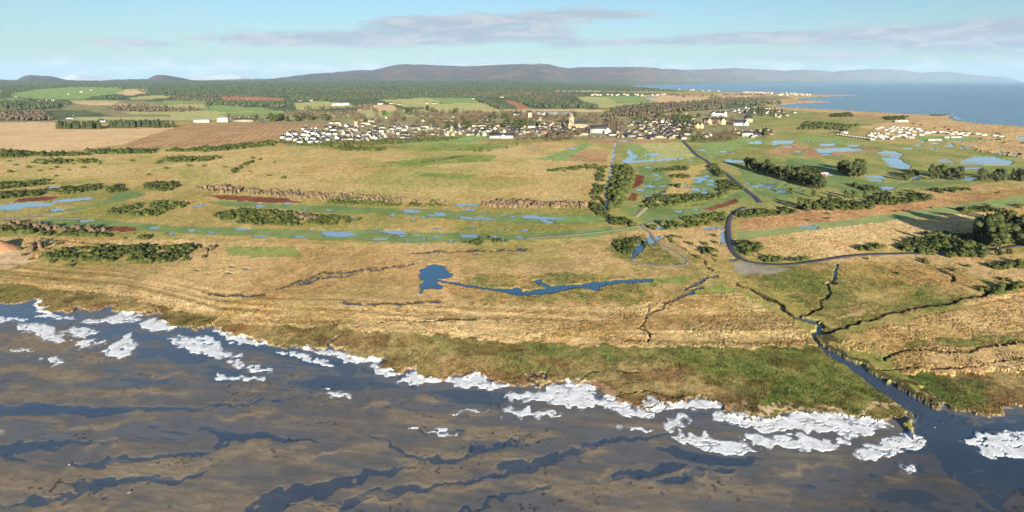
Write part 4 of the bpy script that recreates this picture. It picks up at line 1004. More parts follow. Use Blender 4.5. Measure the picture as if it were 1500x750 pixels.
wood('conifer_forest', 'dark conifer forest covering the far plain below the hills', [('0,117 300,119 420,121 600,122 760,125 880,127 960,131 1010,134 960,135 880,134 780,137 640,138 500,136 420,137 330,136 260,134 200,131 100,127 50,130 20,138 0,142', 4200),
      ('200,133 330,134 400,138 440,142 360,142 300,142 250,138 210,136', 800), ('0,149 60,149 106,151 95,156 60,160 0,162', 420), ('420,140 700,138 745,143 640,143 540,147 480,148 430,148', 800),
      ('700,146 730,148 740,160 728,160 710,152', 160), ('745,146 790,142 850,152 882,158 850,159 800,159 770,154', 460), ('300,149 420,148 430,152 410,158 300,156', 120), ('148,143 184,143 184,145 148,145', 60)], M_FOREST, 'fir', seed=2)
wood('mixed_woodland', 'brown leafless woodland scattered between the far fields', [('0,162 60,163 78,176 40,177 0,177', 260), ('160,155 230,156 310,160 270,164 200,164 160,160', 200), ('640,136 760,134 860,140 800,144 700,142', 420), ('768,141 805,141 832,150 845,157 800,157', 240),
      ('240,140 330,144 300,150 250,147', 120), ('420,164 520,164 535,172 440,174 412,170', 220), ('520,156 545,152 548,162 530,163', 40), ('1036,142 1110,144 1140,147 1100,152 1040,150', 240), ('980,140 1040,138 1060,141 1000,143', 60), ('1060,138 1140,138 1120,140 1060,140', 60), ('330,170 400,172 395,176 340,176', 50),
      ('440,158 545,157 540,160 440,161', 60), ('640,165 770,164 800,168 700,172 560,168', 160)], M_BARE, 'round', (7, 11), seed=3)
wood('hill_woodland', 'mixed woodland on the rise directly behind the town houses', [('884,172 900,160 940,154 1010,150 1042,148 1070,152 1060,160 1000,164 930,168', 560), ('905,170 940,160 1000,154 1000,162 920,172', 200), ('885,178 900,170 905,182 890,186', 30)], M_BARE, 'ico', (8, 13), seed=4)
wood('hill_conifer_wood', 'green conifers standing through the wood behind the town', [('884,172 900,160 940,154 1010,150 1042,148 1070,152 1060,160 1000,164 930,168', 200), ('1075,150 1140,150 1150,154 1080,156', 90)], M_FOREST, 'ico', (8, 13), seed=5)

# ---- gorse and willow thickets: one leafy mass each
def thicket(poly, n, r, hh, mat, name, label, cat, seed, group):
    rs = np.random.RandomState(seed); rr = random.Random(seed); S_ = Soup(); k = 0
    for (x, y) in scatter(poly, n, rr):
        X, Y, Z_ = ground(x, y); Z_ = max(Z_, min(land_z(X, Y), Z_ + .8))
        if land_z(X, Y) < .45: continue
        dn = float(vn(np.array([X / 7.0]), np.array([Y / 11.0]), 8)[0])
        if n > 40 and dn < .26: continue
        q = rr.uniform(*r) * (.55 + .8 * dn); h = q * rr.uniform(*hh)
        v, f = blob(rs, (X, Y, Z_ + h * .35), (q, q, h), ICO1, .5, Z_ + .05)
        S_.add(v, f); S_.add(*leaves(rs, 8 if n > 200 else 20, (X, Y, Z_ + h * .4), (q * 1.05, q * 1.05, h * 1.05), q * .28)); k += 1
    if k: return tag(S_.obj(name, mat), label, cat, group)
GN = 'gorse thicket'
def area(poly):
    P = [((x - CX) * CAMH / (y - HY), CAMH * F / (y - HY)) for x, y in pts(poly)]
    return abs(sum(P[i - 1][0] * P[i][1] - P[i][0] * P[i - 1][1] for i in range(len(P)))) / 2
G = [('0,268 70,264 76,270 30,275 0,278', 'dark gorse thicket above the blue pool and dark heather'), ('0,282 50,279 90,277 150,270 145,278 100,285 40,288 0,292', 'long gorse thicket bordering the dark heather beside the blue pool'),
 ('155,276 180,271 184,280 160,283', 'small gorse thicket above the short mown green'), ('208,270 255,268 263,276 240,281 215,277', 'gorse thicket at the end of the willow hedge'),
 ('150,312 200,300 235,296 277,298 270,303 245,311 230,318 185,316', 'teardrop shaped gorse thicket between two golf holes'), ('308,313 330,308 400,308 440,314 530,321 520,326 480,331 420,331 350,329 315,323', 'long gorse thicket islanded between flooded fairways'),
 ('0,332 60,337 120,341 200,347 232,343 215,352 150,348 60,345 0,341', 'low gorse strip in front of the pinkish willow scrub'), ('64,372 120,364 180,362 240,361 305,362 300,378 260,384 200,386 130,383 72,381', 'broad gorse thicket in the reeds beside the sand bank'),
 ('470,297 520,291 620,299 660,301 600,304', 'low green thicket edging the upper fairway'), ('877,246 890,242 886,262 884,300 870,305 863,304 868,280', 'narrow gorse strip along the canal, meadow side'),
 ('900,245 925,246 930,258 920,275 912,300 893,311 890,280', 'broad gorse thicket along the canal, golf side'), ('862,298 880,305 893,318 915,322 935,330 925,332 895,328 872,312', 'gorse where the canal ends at the track'),
 ('790,250 850,243 878,240 876,247 800,254', 'thin gorse line crossing the meadow to the canal'), ('935,303 965,285 985,287 1040,287 1065,283 1050,292 1000,298 960,306', 'long gorse bank above the red heather strip'),
 ('950,334 985,325 1010,318 1062,314 1064,325 1000,335 960,339', 'gorse thicket beside the road bend'), ('1037,243 1048,242 1060,256 1055,260', 'short gorse strip beside the road and fairway pools'), ('1052,265 1075,265 1090,278 1055,281', 'wedge of gorse beside the straight road'),
 ('1075,313 1130,305 1180,306 1185,310 1120,318 1078,321', 'gorse strip between road and red grass'), ('1162,302 1230,294 1280,301 1275,307 1200,309', 'gorse under the small pale trees'), ('1268,297 1290,282 1330,280 1366,288 1360,294 1310,300 1275,301', 'dense gorse mass above the airstrip'),
 ('1155,245 1200,250 1216,258 1200,263 1165,252', 'gorse strip behind the long pine belt'), ('1240,270 1275,272 1292,280 1260,281', 'low gorse below the round tree clump'), ('1310,366 1330,356 1345,346 1380,340 1430,345 1446,355 1440,372 1400,376 1350,372', 'dark gorse mass beside the large evergreens'),
 ('1255,366 1280,357 1296,362 1275,370', 'rounded gorse bush mass alone in the pale reeds'), ('1080,356 1110,352 1116,366 1092,376', 'gorse in the elbow of the road'), ('1100,377 1140,380 1182,380 1180,383 1120,384', 'low gorse strip along the lower road verge'),
 ('1405,308 1450,304 1452,309 1415,312', 'small dark gorse on the airstrip edge'), ('1430,427 1480,418 1500,416 1500,425 1450,433', 'gorse beside the long ditch'), ('1450,389 1500,384 1500,392 1460,396', 'thin gorse patch in the rough below the evergreens'),
 ('900,354 945,350 950,362 920,374 905,368', 'brown and green scrub beside the shaded hollow'), ('1015,366 1050,364 1053,370 1030,373', 'small gorse patch in the reeds beside the path'), ('675,355 720,350 745,355 700,360', 'low dark gorse just below the flooded fairway'),
 ('125,221 230,219 226,225 140,226', 'gorse line below the stubble field'), ('240,222 330,215 405,207 400,214 300,223', 'gorse line below the ploughed field'), ('335,252 370,234 372,237 345,254', 'slanting gorse line on the golden meadow'), ('240,233 320,231 316,236 250,238', 'thin gorse line on the golden meadow'),
 ('0,222 130,226 130,228 0,231', 'gorse hedge at the foot of the stubble'), ('395,208 470,210 560,206 680,202 660,206 500,216 430,213', 'gorse fringe in front of the white estate'), ('470,214 570,219 560,222 500,221', 'gorse streak on the meadow before the estate'), ('50,236 150,234 150,239 60,241', 'scattered gorse on the meadow below the stubble'),
 ('1180,178 1260,184 1240,190 1170,190', 'dune gorse between the links holes'), ('1215,168 1245,166 1250,171 1220,172', 'dark scrub on the links near the sea'), ('1295,172 1330,171 1325,176 1300,176', 'dark scrub beside the pale beach building'), ('955,247 1010,243 1005,250 960,252', 'gorse tuft at the top of the fairway'), ('985,258 1010,257 1008,261 986,261', 'small gorse tuft on the golden rough'), ('983,272 996,271 995,275 984,275', 'lone gorse tuft beside the red heather'),
 ('1280,283 1420,275 1425,279 1300,290', 'low dark gorse above the tan grass'), ('1425,312 1500,300 1500,304 1440,313', 'gorse sprinkled along the airstrip verge')]
for i, (s, lab) in enumerate(G):
    a = area(s); sparse = any(w in lab for w in ('sprinkled', 'sparse', 'scattered', 'low dark gorse above', 'dune gorse', 'fringe'))
    d = CAMH * F / (pts(s)[0][1] - HY)
    n = int(min(560, max(8, a / (30 if sparse else 5 if d < 650 else 15))))
    thicket(s, n, (.9, 2.0) if d < 700 else (1.6, 3.4), (.7, 1.05), M_GORSE, 'gorse_thicket', lab, 'shrubs', 200 + i, 'gorse thickets')
Wl = [('275,275 330,273 400,280 480,284 560,289 660,296 660,300 560,298 480,293 400,289 330,284', 'long leafless willow hedge above the dark heather'), ('705,298 740,294 800,297 862,299 856,306 800,305 720,304', 'leafless willow hedge at the foot of the golden meadow'),
      ('0,326 60,329 120,336 180,340 200,344 150,342 60,337 0,333', 'pinkish leafless willow scrub behind the gorse strip'), ('37,362 60,356 68,362 45,368', 'reddish leafless scrub beside the sand bank'), ('298,366 312,364 313,370 300,371', 'single reddish bare bush at the gorse end'), ('430,314 475,318 470,323 435,321', 'bare willows standing in the long gorse')]
for i, (s, lab) in enumerate(Wl):
    thicket(s, int(min(420, max(14, area(s) / 7))), (1.0, 2.0), (.9, 1.5), M_WILLOW, 'willow_thicket', lab, 'shrubs', 300 + i, 'willow thickets')
# ---- single bushes
for s, n in (('0,232 400,228 420,262 0,262', 34), ('1320,180 1500,200 1500,215 1360,195', 40), ('0,350 60,352 340,380 60,395', 18), ('640,212 760,208 760,222 600,226', 10), ('1240,380 1500,372 1500,415 1260,400', 12), ('955,340 1060,345 1060,395 1000,372', 12), ('1090,322 1480,280 1490,300 1100,336', 10)):
    for (x, y) in scatter(s, n):
        X, Y, Z_ = ground(x, y)
        if land_z(X, Y) < .5: continue
        if 'gb' not in globals():
            rs = np.random.RandomState(77); gb = []
            for q in range(3):
                S_ = Soup(); S_.add(*blob(rs, (0, 0, .5), (1.3, 1.3, .9), ICO1, .5, -.2)); S_.add(*blob(rs, (.8, .3, .3), (.8, .8, .7), ICO1, .5, -.2)); S_.add(*leaves(rs, 60, (.2, 0, .5), (1.4, 1.3, 1.0), .3))
                o = S_.obj('gorse_bush', M_GORSE); gb.append(o.data); bpy.data.objects.remove(o)
        o = bpy.data.objects.new('gorse_bush', rng.choice(gb)); C.objects.link(o)
        k = rng.uniform(.7, 1.3) * (1.5 if Y > 600 else 1); o.location = (X, Y, land_z(X, Y) - .1); o.scale = (k, k, k); o.rotation_euler = (0, 0, rng.uniform(0, 6))
        tag(o, 'small single gorse bush in open grass', 'bush', 'single gorse bushes')

# ------------------------------------------------------------------ ice plates stranded on the mud
ice_on = (ib + (n_ice - .5) * np.where(PX > 820, 1.2, 1.9) - np.where(crack < .025, .6, 0) > .5) & (GY < 330) & (GY > 120)
ZI = np.where(ice_on, np.maximum(Z, 0.02) + .05 + .015 * n_ice, np.maximum(Z, -.05) - .06)
fon = ice_on[:-1, :-1].astype(int) + ice_on[1:, :-1] + ice_on[:-1, 1:] + ice_on[1:, 1:]
fid = np.maximum(np.maximum(iid[:-1, :-1], iid[1:, 1:]), np.maximum(iid[1:, :-1], iid[:-1, 1:]))
IV = np.stack([GX, GY, ZI], -1).reshape(-1, 3)
for i, (s, lab) in enumerate(ICE):
    q = QF[((fon > 1) & (fid == i + 1)).ravel()]
    if len(q) < 6: continue
    use = np.unique(q); mp = np.full(NR * NC, -1, np.int64); mp[use] = np.arange(len(use))
    tag(mesh_obj('ice_sheet', IV[use], mp[q], M_ICE, smooth=True), lab, 'ice', 'ice sheets stranded on the mud')
# ------------------------------------------------------------------ reed tufts standing in the reed beds and marsh
def tufts(name, label, mask, n, h, w, seed):
    rs = np.random.RandomState(seed)
    I, J = np.nonzero(mask & (pool < .1) & (ct < .05) & (cr < .05))
    area_w = (GY[I, J] ** -.6); k = rs.choice(len(I), n, p=area_w / area_w.sum()); I, J = I[k], J[k]
    x = GX[I, J] + rs.uniform(-.4, .4, n); y = GY[I, J] + rs.uniform(-.5, .5, n); z = Z[I, J] - .05
    H = rs.uniform(*h, n) * (0.5 + dens[I, J]); Wd = rs.uniform(*w, n); an = rs.uniform(0, 6.28, n)
    V = np.zeros((n, 4, 3))
    for q in range(3):
        V[:, q, 0] = x + np.cos(an + q * 2.094) * Wd; V[:, q, 1] = y + np.sin(an + q * 2.094) * Wd; V[:, q, 2] = z
    V[:, 3] = np.stack([x + rs.uniform(-.3, .3, n) * H, y + rs.uniform(-.3, .3, n) * H, z + H], -1)
    b = np.arange(n)[:, None] * 4
    Fc = np.concatenate([b + [0, 1, 3], b + [1, 2, 3], b + [2, 0, 3]])
    o = mesh_obj(name, V.reshape(-1, 3), Fc, GM)
    c = np.repeat(COL[I, J] * .76 * rs.uniform(.7, 1.25, (n, 1)), 4, 0)
    add_attrs(o.data, c, np.zeros(4 * n), np.full(4 * n, .3))
    tag(o, label, 'reeds', None, 'stuff')
isr = lambda *k: np.isin(CC, [CID[q] for q in k]) & ~mudm
tufts('reed_tufts', 'dense golden reed tufts covering the reed beds', isr('reed') & (GY < 620), 46000, (.12, .30), (.2, .45), 1)
tufts('sedge_tufts', 'short tan sedge tufts across the low reed beds', isr('reedlow', 'mixed', 'redgrass') & (GY < 620), 36000, (.08, .22), (.18, .38), 2)
tufts('marsh_grass', 'short olive grass tufts of the salt marsh', isr('marsh', 'marshg') & (GY < 330), 26000, (.08, .22), (.18, .38), 3)

# ------------------------------------------------------------------ buildings
M_WHITE = mat_plain('white_render', (.40, .385, .35), .85, .10, .5, False, .35)
M_CREAM = mat_plain('cream_render', (.30, .26, .19), .85, .12, .5, False, .4)
M_STONE = mat_plain('sandstone', (.28, .215, .13), .9, .22, .7, False, .4)
M_GREYST = mat_plain('grey_stone', (.17, .15, .125), .9, .22, .7, False, .4)
M_SLATE = mat_plain('slate', (.030, .032, .037), .7, .25, .8, False, .5, spec=.3)
M_BROWNT = mat_plain('brown_tile', (.055, .038, .030), .85, .25, .8, False, .5)
M_REDT = mat_plain('red_tile', (.22, .085, .05), .85, .2, .8, False, .4)
M_BLUER = mat_plain('blue_grey_sheet', (.11, .135, .165), .5, .12, .3, False, .3)
M_GLASS = mat_plain('window_glass', (.025, .03, .036), .15, .1, 1, False, spec=.5)
M_CARA = mat_plain('caravan_panel', (.48, .47, .44), .5, .08, .5, False, .3)
M_CARAR = mat_plain('caravan_roof', (.30, .30, .30), .6, .1, .5, False, .3)
M_GREEN = mat_plain('green_sheet', (.10, .22, .13), .6, .15, .5, False)
M_BLUE = mat_plain('blue_paint', (.03, .10, .30), .5, .1, .5, False)
M_YELL = mat_plain('ochre_render', (.44, .30, .13), .85, .12, .5, False)
M_ORANGE = mat_plain('orange_plastic', (.55, .12, .03), .5, .1, 1, False)
M_DARKCL = mat_plain('dark_cloth', (.028, .02, .018), .9, .2, 3, False)
M_SKIN = mat_plain('skin', (.34, .2, .14), .7, .1, 3, False)
def box_v(x0, x1, y0, y1, z0, z1):
    return np.array([(x0, y0, z0), (x1, y0, z0), (x1, y1, z0), (x0, y1, z0), (x0, y0, z1), (x1, y0, z1), (x1, y1, z1), (x0, y1, z1)], float)
BOXF = np.array([(0, 3, 2), (0, 2, 1), (4, 5, 6), (4, 6, 7), (0, 1, 5), (0, 5, 4), (1, 2, 6), (1, 6, 5), (2, 3, 7), (2, 7, 6), (3, 0, 4), (3, 4, 7)])
def gable_wall(L, Wd, he, hr):
    """walls of a gabled house, ridge along x"""
    l, w = L / 2, Wd / 2
    v = [(-l, -w, -1), (l, -w, -1), (l, w, -1), (-l, w, -1), (-l, -w, he), (l, -w, he), (l, w, he), (-l, w, he), (-l, 0, he + hr), (l, 0, he + hr)]
    f = [(0, 1, 5), (0, 5, 4), (2, 3, 7), (2, 7, 6), (1, 2, 6), (1, 6, 5), (5, 6, 9), (3, 0, 4), (3, 4, 7), (7, 4, 8)]
    return np.array(v, float), np.array(f)
def gable_roof(L, Wd, he, hr, ov=.35, t=.18):
    l, w = L / 2 + ov, Wd / 2 + ov; s = hr / (Wd / 2); ze = he - ov * s
    v = []
    for dz in (.02, t + .02):
        v += [(-l, -w, ze + dz), (l, -w, ze + dz), (l, 0, he + hr + dz), (-l, 0, he + hr + dz), (-l, w, ze + dz), (l, w, ze + dz)]
    q = [(0, 3, 2, 1), (3, 4, 5, 2), (6, 7, 8, 9), (9, 8, 11, 10), (0, 1, 7, 6), (5, 4, 10, 11), (1, 2, 8, 7), (2, 5, 11, 8), (4, 3, 9, 10), (3, 0, 6, 9)]
    return np.array(v, float), np.array([t_ for a, b, c, d in q for t_ in ((a, b, c), (a, c, d))])
MESH = {}
def shared(key, fn, mat):
    if key not in MESH:
        v, f = fn(); o = mesh_obj(key, v, f, mat); MESH[key] = o.data; bpy.data.objects.remove(o)
    return MESH[key]
def child(name, me, parent, loc=(0, 0, 0)):
    o = bpy.data.objects.new(name, me); C.objects.link(o); o.parent = parent; o.location = loc; return o
def root(name, px, py, rot, label, cat, group=None, scale=(1, 1, 1), loc=None):
    e = bpy.data.objects.new(name, None); C.objects.link(e); e.empty_display_size = .5
    x, y, z = loc or ground(px, py); e.location = (x, y, z); e.rotation_euler = (0, 0, rot); e.scale = scale
    return tag(e, label, cat, group)
HK = {'white': (M_WHITE, M_SLATE), 'whiteb': (M_WHITE, M_BROWNT), 'stone': (M_STONE, M_SLATE), 'cream': (M_CREAM, M_BROWNT), 'grey': (M_GREYST, M_SLATE), 'red': (M_CREAM, M_REDT)}
HT = {'white': 'white rendered house with dark slate roof', 'whiteb': 'white rendered house with brown tiled roof', 'stone': 'sandstone house with dark slate roof', 'cream': 'cream house with brown tiled roof', 'grey': 'grey stone house with slate roof', 'red': 'cream house with red tiled roof'}
SZ = [(10.5, 7.0, 4.3, 3.3), (13, 7.5, 2.5, 3.2), (9, 6.6, 4.4, 3.1), (18, 7.6, 4.4, 3.4)]
def house(kind, size, px, py, rot, where, group, name='house', loc=None, k=1.0):
    wm, rm = HK[kind]; L, Wd, he, hr = SZ[size]
    k *= .88; e = root(name, px, py, rot, HT[kind] + ' ' + where, 'house', group, (k, k, k), loc)
    child('wall', shared('wall_%s_%d' % (kind, size), lambda: gable_wall(L, Wd, he, hr), wm), e)
    r = child('roof', shared('roof_%s_%d' % (kind, size), lambda: gable_roof(L, Wd, he, hr), rm), e)
    for sx in ((-1, 1) if size != 1 else (1,)):
        child('chimney', shared('chim_%s' % kind, lambda: (box_v(-.45, .45, -.45, .45, -1.2, 1.1), BOXF), wm), r, (sx * (L / 2 - .6), 0, he + hr))
    return e
taken = []
def clear(x, y, d):
    for (a, b) in taken:
        if (a - x) ** 2 + (b - y) ** 2 < d * d: return False
    taken.append((x, y)); return True
def estate(poly, n, kinds, sizes, where, group, dmin, rot0, turn=.35, seed=1):
    rr = random.Random(seed); c = 0
    P = pts(poly); xs = [p[0] for p in P]; ys = [p[1] for p in P]
    for _ in range(n * 40):
        if c >= n: break
        x, y = rr.uniform(min(xs), max(xs)), rr.uniform(min(ys), max(ys))
        if not inside(P, x, y): continue
        X, Y, Z_ = ground(x, y)
        if not clear(X, Y, dmin): continue
        rot = rot0 + rr.uniform(-turn, turn) * .5 + (math.pi / 2 if rr.random() < .34 else 0)
        house(rr.choice(kinds), rr.choice(sizes), x, y, rot, where, group, loc=(X, Y, Z_)); c += 1
    return c
# landmarks first, so that the houses keep clear of them
def windows(parent, pos, w, h, z, front):
    me = shared('win_%.1f_%.1f' % (w, h), lambda: (box_v(-w / 2, w / 2, -.06, .12, 0, h), BOXF), M_GLASS)
    for x in pos: child('window', me, parent, (x, front, z))
def block(name, px, py, rot, label, cat, L, Wd, he, hr, wm, rm, wins=((1.2, 5),), door=True, chim=0, wing=None):
    X, Y, Z_ = ground(px, py); e = root(name, px, py, rot, label, cat, None, loc=(X, Y, Z_))
    for k in np.linspace(-L / 2, L / 2, max(2, int(L / 12) + 1)): taken.append((X + k * math.cos(rot), Y + k * math.sin(rot)))
    w = mesh_obj('wall', *gable_wall(L, Wd, he, hr), wm, e); r = mesh_obj('roof', *gable_roof(L, Wd, he, hr), rm, e)
    for z, n in wins: windows(e, np.linspace(-L / 2 + L / (2 * n), L / 2 - L / (2 * n), n), min(1.8, L / n * .45), 1.5, z, -Wd / 2)
    if door:
        child('door', shared('door_panel', lambda: (box_v(-.7, .7, -.08, .1, 0, 2.2), BOXF), M_SLATE), e, (L / (2 * max(2, wins[0][1] if wins else 2)) * .0 + .0, -Wd / 2, 0))
    for i in range(chim): child('chimney', shared('chim_b' + wm.name, lambda: (box_v(-.6, .6, -.5, .5, -1.2, 1.6), BOXF), wm), r, (-L / 2 + .8 + i * (L - 1.6) / max(1, chim - 1), 0, he + hr))
    if wing:
        for (wx_, wl, ww, wh, wr_) in wing:
            v, f = gable_wall(wl, ww, wh, wr_); v = v[:, [1, 0, 2]] * (1, -1, 1); mesh_obj('wing', v + (wx_, -Wd / 2 - wl / 2 + .4, 0), f, wm, e)
            v, f = gable_roof(wl, ww, wh, wr_); v = v[:, [1, 0, 2]] * (1, -1, 1); mesh_obj('wing_roof', v + (wx_, -Wd / 2 - wl / 2 + .4, 0), f, rm, e)
    return e
def cathedral():
    X, Y, Z_ = ground(836, 187.5); taken.extend([(X + k, Y) for k in range(-30, 45, 10)])
    e = root('cathedral', 0, 0, R(-14), 'golden sandstone cathedral with square tower and short spire among the trees', 'cathedral', None, loc=(X, Y, Z_))
    mesh_obj('nave', *gable_wall(46, 11, 9, 6.5), M_STONE, e).location = (12, 0, 0)
    mesh_obj('nave_roof', *gable_roof(46, 11, 9, 6.5), M_SLATE, e).location = (12, 0, 0)
    v, f = gable_wall(34, 10, 9, 6); mesh_obj('transept', v[:, [1, 0, 2]] * (1, -1, 1), f, M_STONE, e).location = (2, 0, 0)
    v, f = gable_roof(34, 10, 9, 6); mesh_obj('transept_roof', v[:, [1, 0, 2]] * (1, -1, 1), f, M_SLATE, e).location = (2, 0, 0)
    t = mesh_obj('tower', box_v(-5.2, 5.2, -5.2, 5.2, -1, 23), BOXF, M_STONE, e); t.location = (2, 0, 0)
    mesh_obj('parapet', box_v(-5.6, 5.6, -5.6, 5.6, 21.6, 23.4), BOXF, M_STONE, t)
    v = np.array([(-4, -4, 23.3), (4, -4, 23.3), (4, 4, 23.3), (-4, 4, 23.3), (0, 0, 34)], float)
    sp = mesh_obj('spire', v, np.array([(0, 1, 4), (1, 2, 4), (2, 3, 4), (3, 0, 4), (0, 2, 1), (0, 3, 2)]), M_GREYST, t)
    for x in (-2, 2): child('window', shared('lancet', lambda: (box_v(-.5, .5, -.1, .1, 0, 4), BOXF), M_GLASS), t, (x, -5.25, 14))
    for x in (10, 16, 22, 28): child('window', shared('lancet', None, None), e, (x, -5.55, 3.5))
    for x in (-.8, 2, 4.8): child('window', shared('lancet', None, None), e, (x, -17.05, 4))
cathedral()
def castle():
    X, Y, Z_ = ground(776, 176.5); taken.append((X, Y)); taken.append((X + 12, Y))
    e = root('castle', 0, 0, R(6), 'pale stone castle tower with stepped side range among bare trees', 'castle', None, loc=(X, Y, Z_))
    t = mesh_obj('tower', box_v(-4.5, 4.5, -4.5, 4.5, -1, 20), BOXF, M_CREAM, e)
    v, f = gable_roof(9, 9, 20, 4.5); mesh_obj('tower_roof', v, f, M_SLATE, t)
    mesh_obj('range', *gable_wall(26, 9, 9, 4), M_CREAM, e).location = (16, 1, 0); mesh_obj('range_roof', *gable_roof(26, 9, 9, 4), M_SLATE, e).location = (16, 1, 0)
    for x in (8, 14, 20, 26): child('window', shared('lancet', None, None), e, (x, -3.6, 3))
    for z in (6, 13): child('window', shared('lancet', None, None), t, (0, -4.55, z))
castle()
block('white_hall', 876, 194.5, R(-8), 'large white gabled hall with dark roof at the head of the canal', 'hall', 30, 15, 8, 6, M_WHITE, M_SLATE, ((1.2, 6), (4.6, 6)), wing=[(18, 12, 12, 6, 5)])
block('school', 737, 202.0, R(2), 'long white single storey building with dark roof beside the pitch', 'building', 48, 14, 4.4, 4.2, M_WHITE, M_SLATE, ((1.0, 12),), wing=[(0, 5, 9, 4.2, 3)])
block('storage_shed', 795, 168.4, R(-10), 'pale steel shed with white gable at the field edge', 'shed', 40, 26, 7, 4, M_WHITE, M_BLUER, ())
block('storage_shed', 812, 168.2, R(-6), 'long blue grey roofed shed in the middle of the shed row', 'shed', 52, 24, 6, 4, M_GREYST, M_BLUER, ())
block('storage_shed', 829, 168.0, R(-6), 'blue grey roofed shed at the tree end of the shed row', 'shed', 36, 22, 6, 4, M_WHITE, M_BLUER, ())
block('hotel', 1047, 182.0, R(4), 'broad brown stone hotel with gabled wings above the links', 'hotel', 52, 15, 9, 6, M_STONE, M_SLATE, ((1.2, 11), (5.0, 11)), chim=4, wing=[(-17, 6, 10, 9, 5.5), (15, 6, 10, 9, 5.5)])
block('hotel', 1052, 170.2, R(3), 'long white hotel block with twin gables above the brown stone hotel', 'hotel', 42, 13, 8.5, 5, M_WHITE, M_SLATE, ((1.2, 12), (5.0, 12)), chim=4, wing=[(16, 5, 9, 8.5, 5), (-16, 5, 9, 8.5, 5)])
block('clubhouse', 1083, 183.6, R(8), 'white golf clubhouse with large dark roof and end gable', 'clubhouse', 30, 17, 6, 6, M_WHITE, M_SLATE, ((1.0, 7),), wing=[(10, 6, 10, 6, 5)])
block('stone_villa', 1096, 179.0, R(-10), 'tall pink sandstone villa with steep roof beside the clubhouse', 'villa', 18, 12, 9, 7, M_STONE, M_SLATE, ((1.2, 4), (5, 4)), chim=2)
block('stone_villa', 1023, 187.6, R(4), 'ochre fronted villa with two gables among dark trees', 'villa', 17, 11, 7, 5, M_YELL, M_SLATE, ((1.2, 4), (4.4, 4)), chim=2, wing=[(-4.5, 4, 6, 7, 4), (4.5, 4, 6, 7, 4)])
block('links_lodge', 1094, 199.5, R(4), 'white two storey lodge on the edge of the links', 'lodge', 18, 9, 6, 3.4, M_WHITE, M_SLATE, ((1, 5), (3.8, 5)), chim=2)
block('links_lodge', 1108, 199.3, R(4), 'low white cottage row beside the links lodge', 'cottage', 16, 8, 3, 3, M_WHITE, M_SLATE, ((1, 5),))
block('beach_building', 1319, 179.5, R(-3), 'long pale flat building standing alone in the dunes', 'building', 30, 12, 4.2, 2.2, M_CREAM, M_CARAR, ((1, 7),))
block('shop_building', 1236, 195.6, R(-30), 'cream gabled building at the end of the links car park', 'building', 14, 9, 4.5, 3.6, M_CREAM, M_SLATE, ((1, 4),))
block('farm_building', 296, 179.0, R(2), 'low white farm shed on the ploughed field edge', 'farm', 36, 12, 4, 2.5, M_WHITE, M_CARAR, ())
block('farm_building', 327, 178.6, R(2), 'tall white farm store on the ploughed field edge', 'farm', 24, 14, 8, 3, M_WHITE, M_CARAR, ())
block('farm_building', 357, 178.4, R(2), 'row of cream cottages beside the white farm store', 'farm', 46, 8, 5, 4, M_CREAM, M_SLATE, ((1, 9),), chim=5)
block('barn', 756, 169.0, R(4), 'cream barn hidden in bare trees near the castle', 'barn', 18, 9, 5, 4, M_CREAM, M_SLATE, ())
block('greenhouse_shed', 788, 199.5, R(0), 'small green roofed shed by the brown hedge', 'shed', 12, 8, 3, 2, M_GREYST, M_GREEN, ())
block('cottage', 797, 197.6, R(5), 'cottage with bright orange red roof by the brown hedge', 'cottage', 13, 8, 4, 4, M_CREAM, M_REDT, ((1, 4),))
block('cottage', 808, 196.2, R(0), 'bright white gabled cottage between red roofed cottages', 'cottage', 13, 9, 4, 4, M_WHITE, M_SLATE, ((1, 4),))
block('cottage', 824, 200.0, R(-4), 'low brown brick cottage below the cathedral', 'cottage', 14, 9, 4, 4, M_REDT, M_SLATE, ((1, 4),))
for i in range(8):
    block('holiday_lodge', 488 + i * 3.2, 154.6 - .1 * i, R(4), 'white gabled lodge in the tight hillside row before the conifers', 'lodge', 7, 12, 5, 5, M_WHITE, M_CARAR, (), door=False)['group'] = 'white hillside lodges'
b = root('shipping_container', 598.5, 208.0, R(3), 'bright blue steel container on the meadow edge', 'container')
mesh_obj('body', box_v(-6.1, 6.1, -1.22, 1.22, 0.1, 2.6), BOXF, M_BLUE, b); mesh_obj('end_door', box_v(6.1, 6.16, -1.15, 1.15, .2, 2.5), BOXF, M_WHITE, b)
for i in range(14): child('rib', shared('container_rib', lambda: (box_v(-.1, .1, -1.28, -1.2, .2, 2.5), BOXF), M_BLUE), b, (-5.7 + i * .87, 0, 0))
b = root('equipment_shed', 1207, 257.5, R(-12), 'small red shed with pale roof beside the round tree clump', 'shed')
mesh_obj('wall', *gable_wall(7, 4.5, 2.4, 1.2), M_REDT, b); mesh_obj('roof', *gable_roof(7, 4.5, 2.4, 1.2), M_CARAR, b); child('door', shared('door_panel', None, None), b, (0, -2.25, 0))

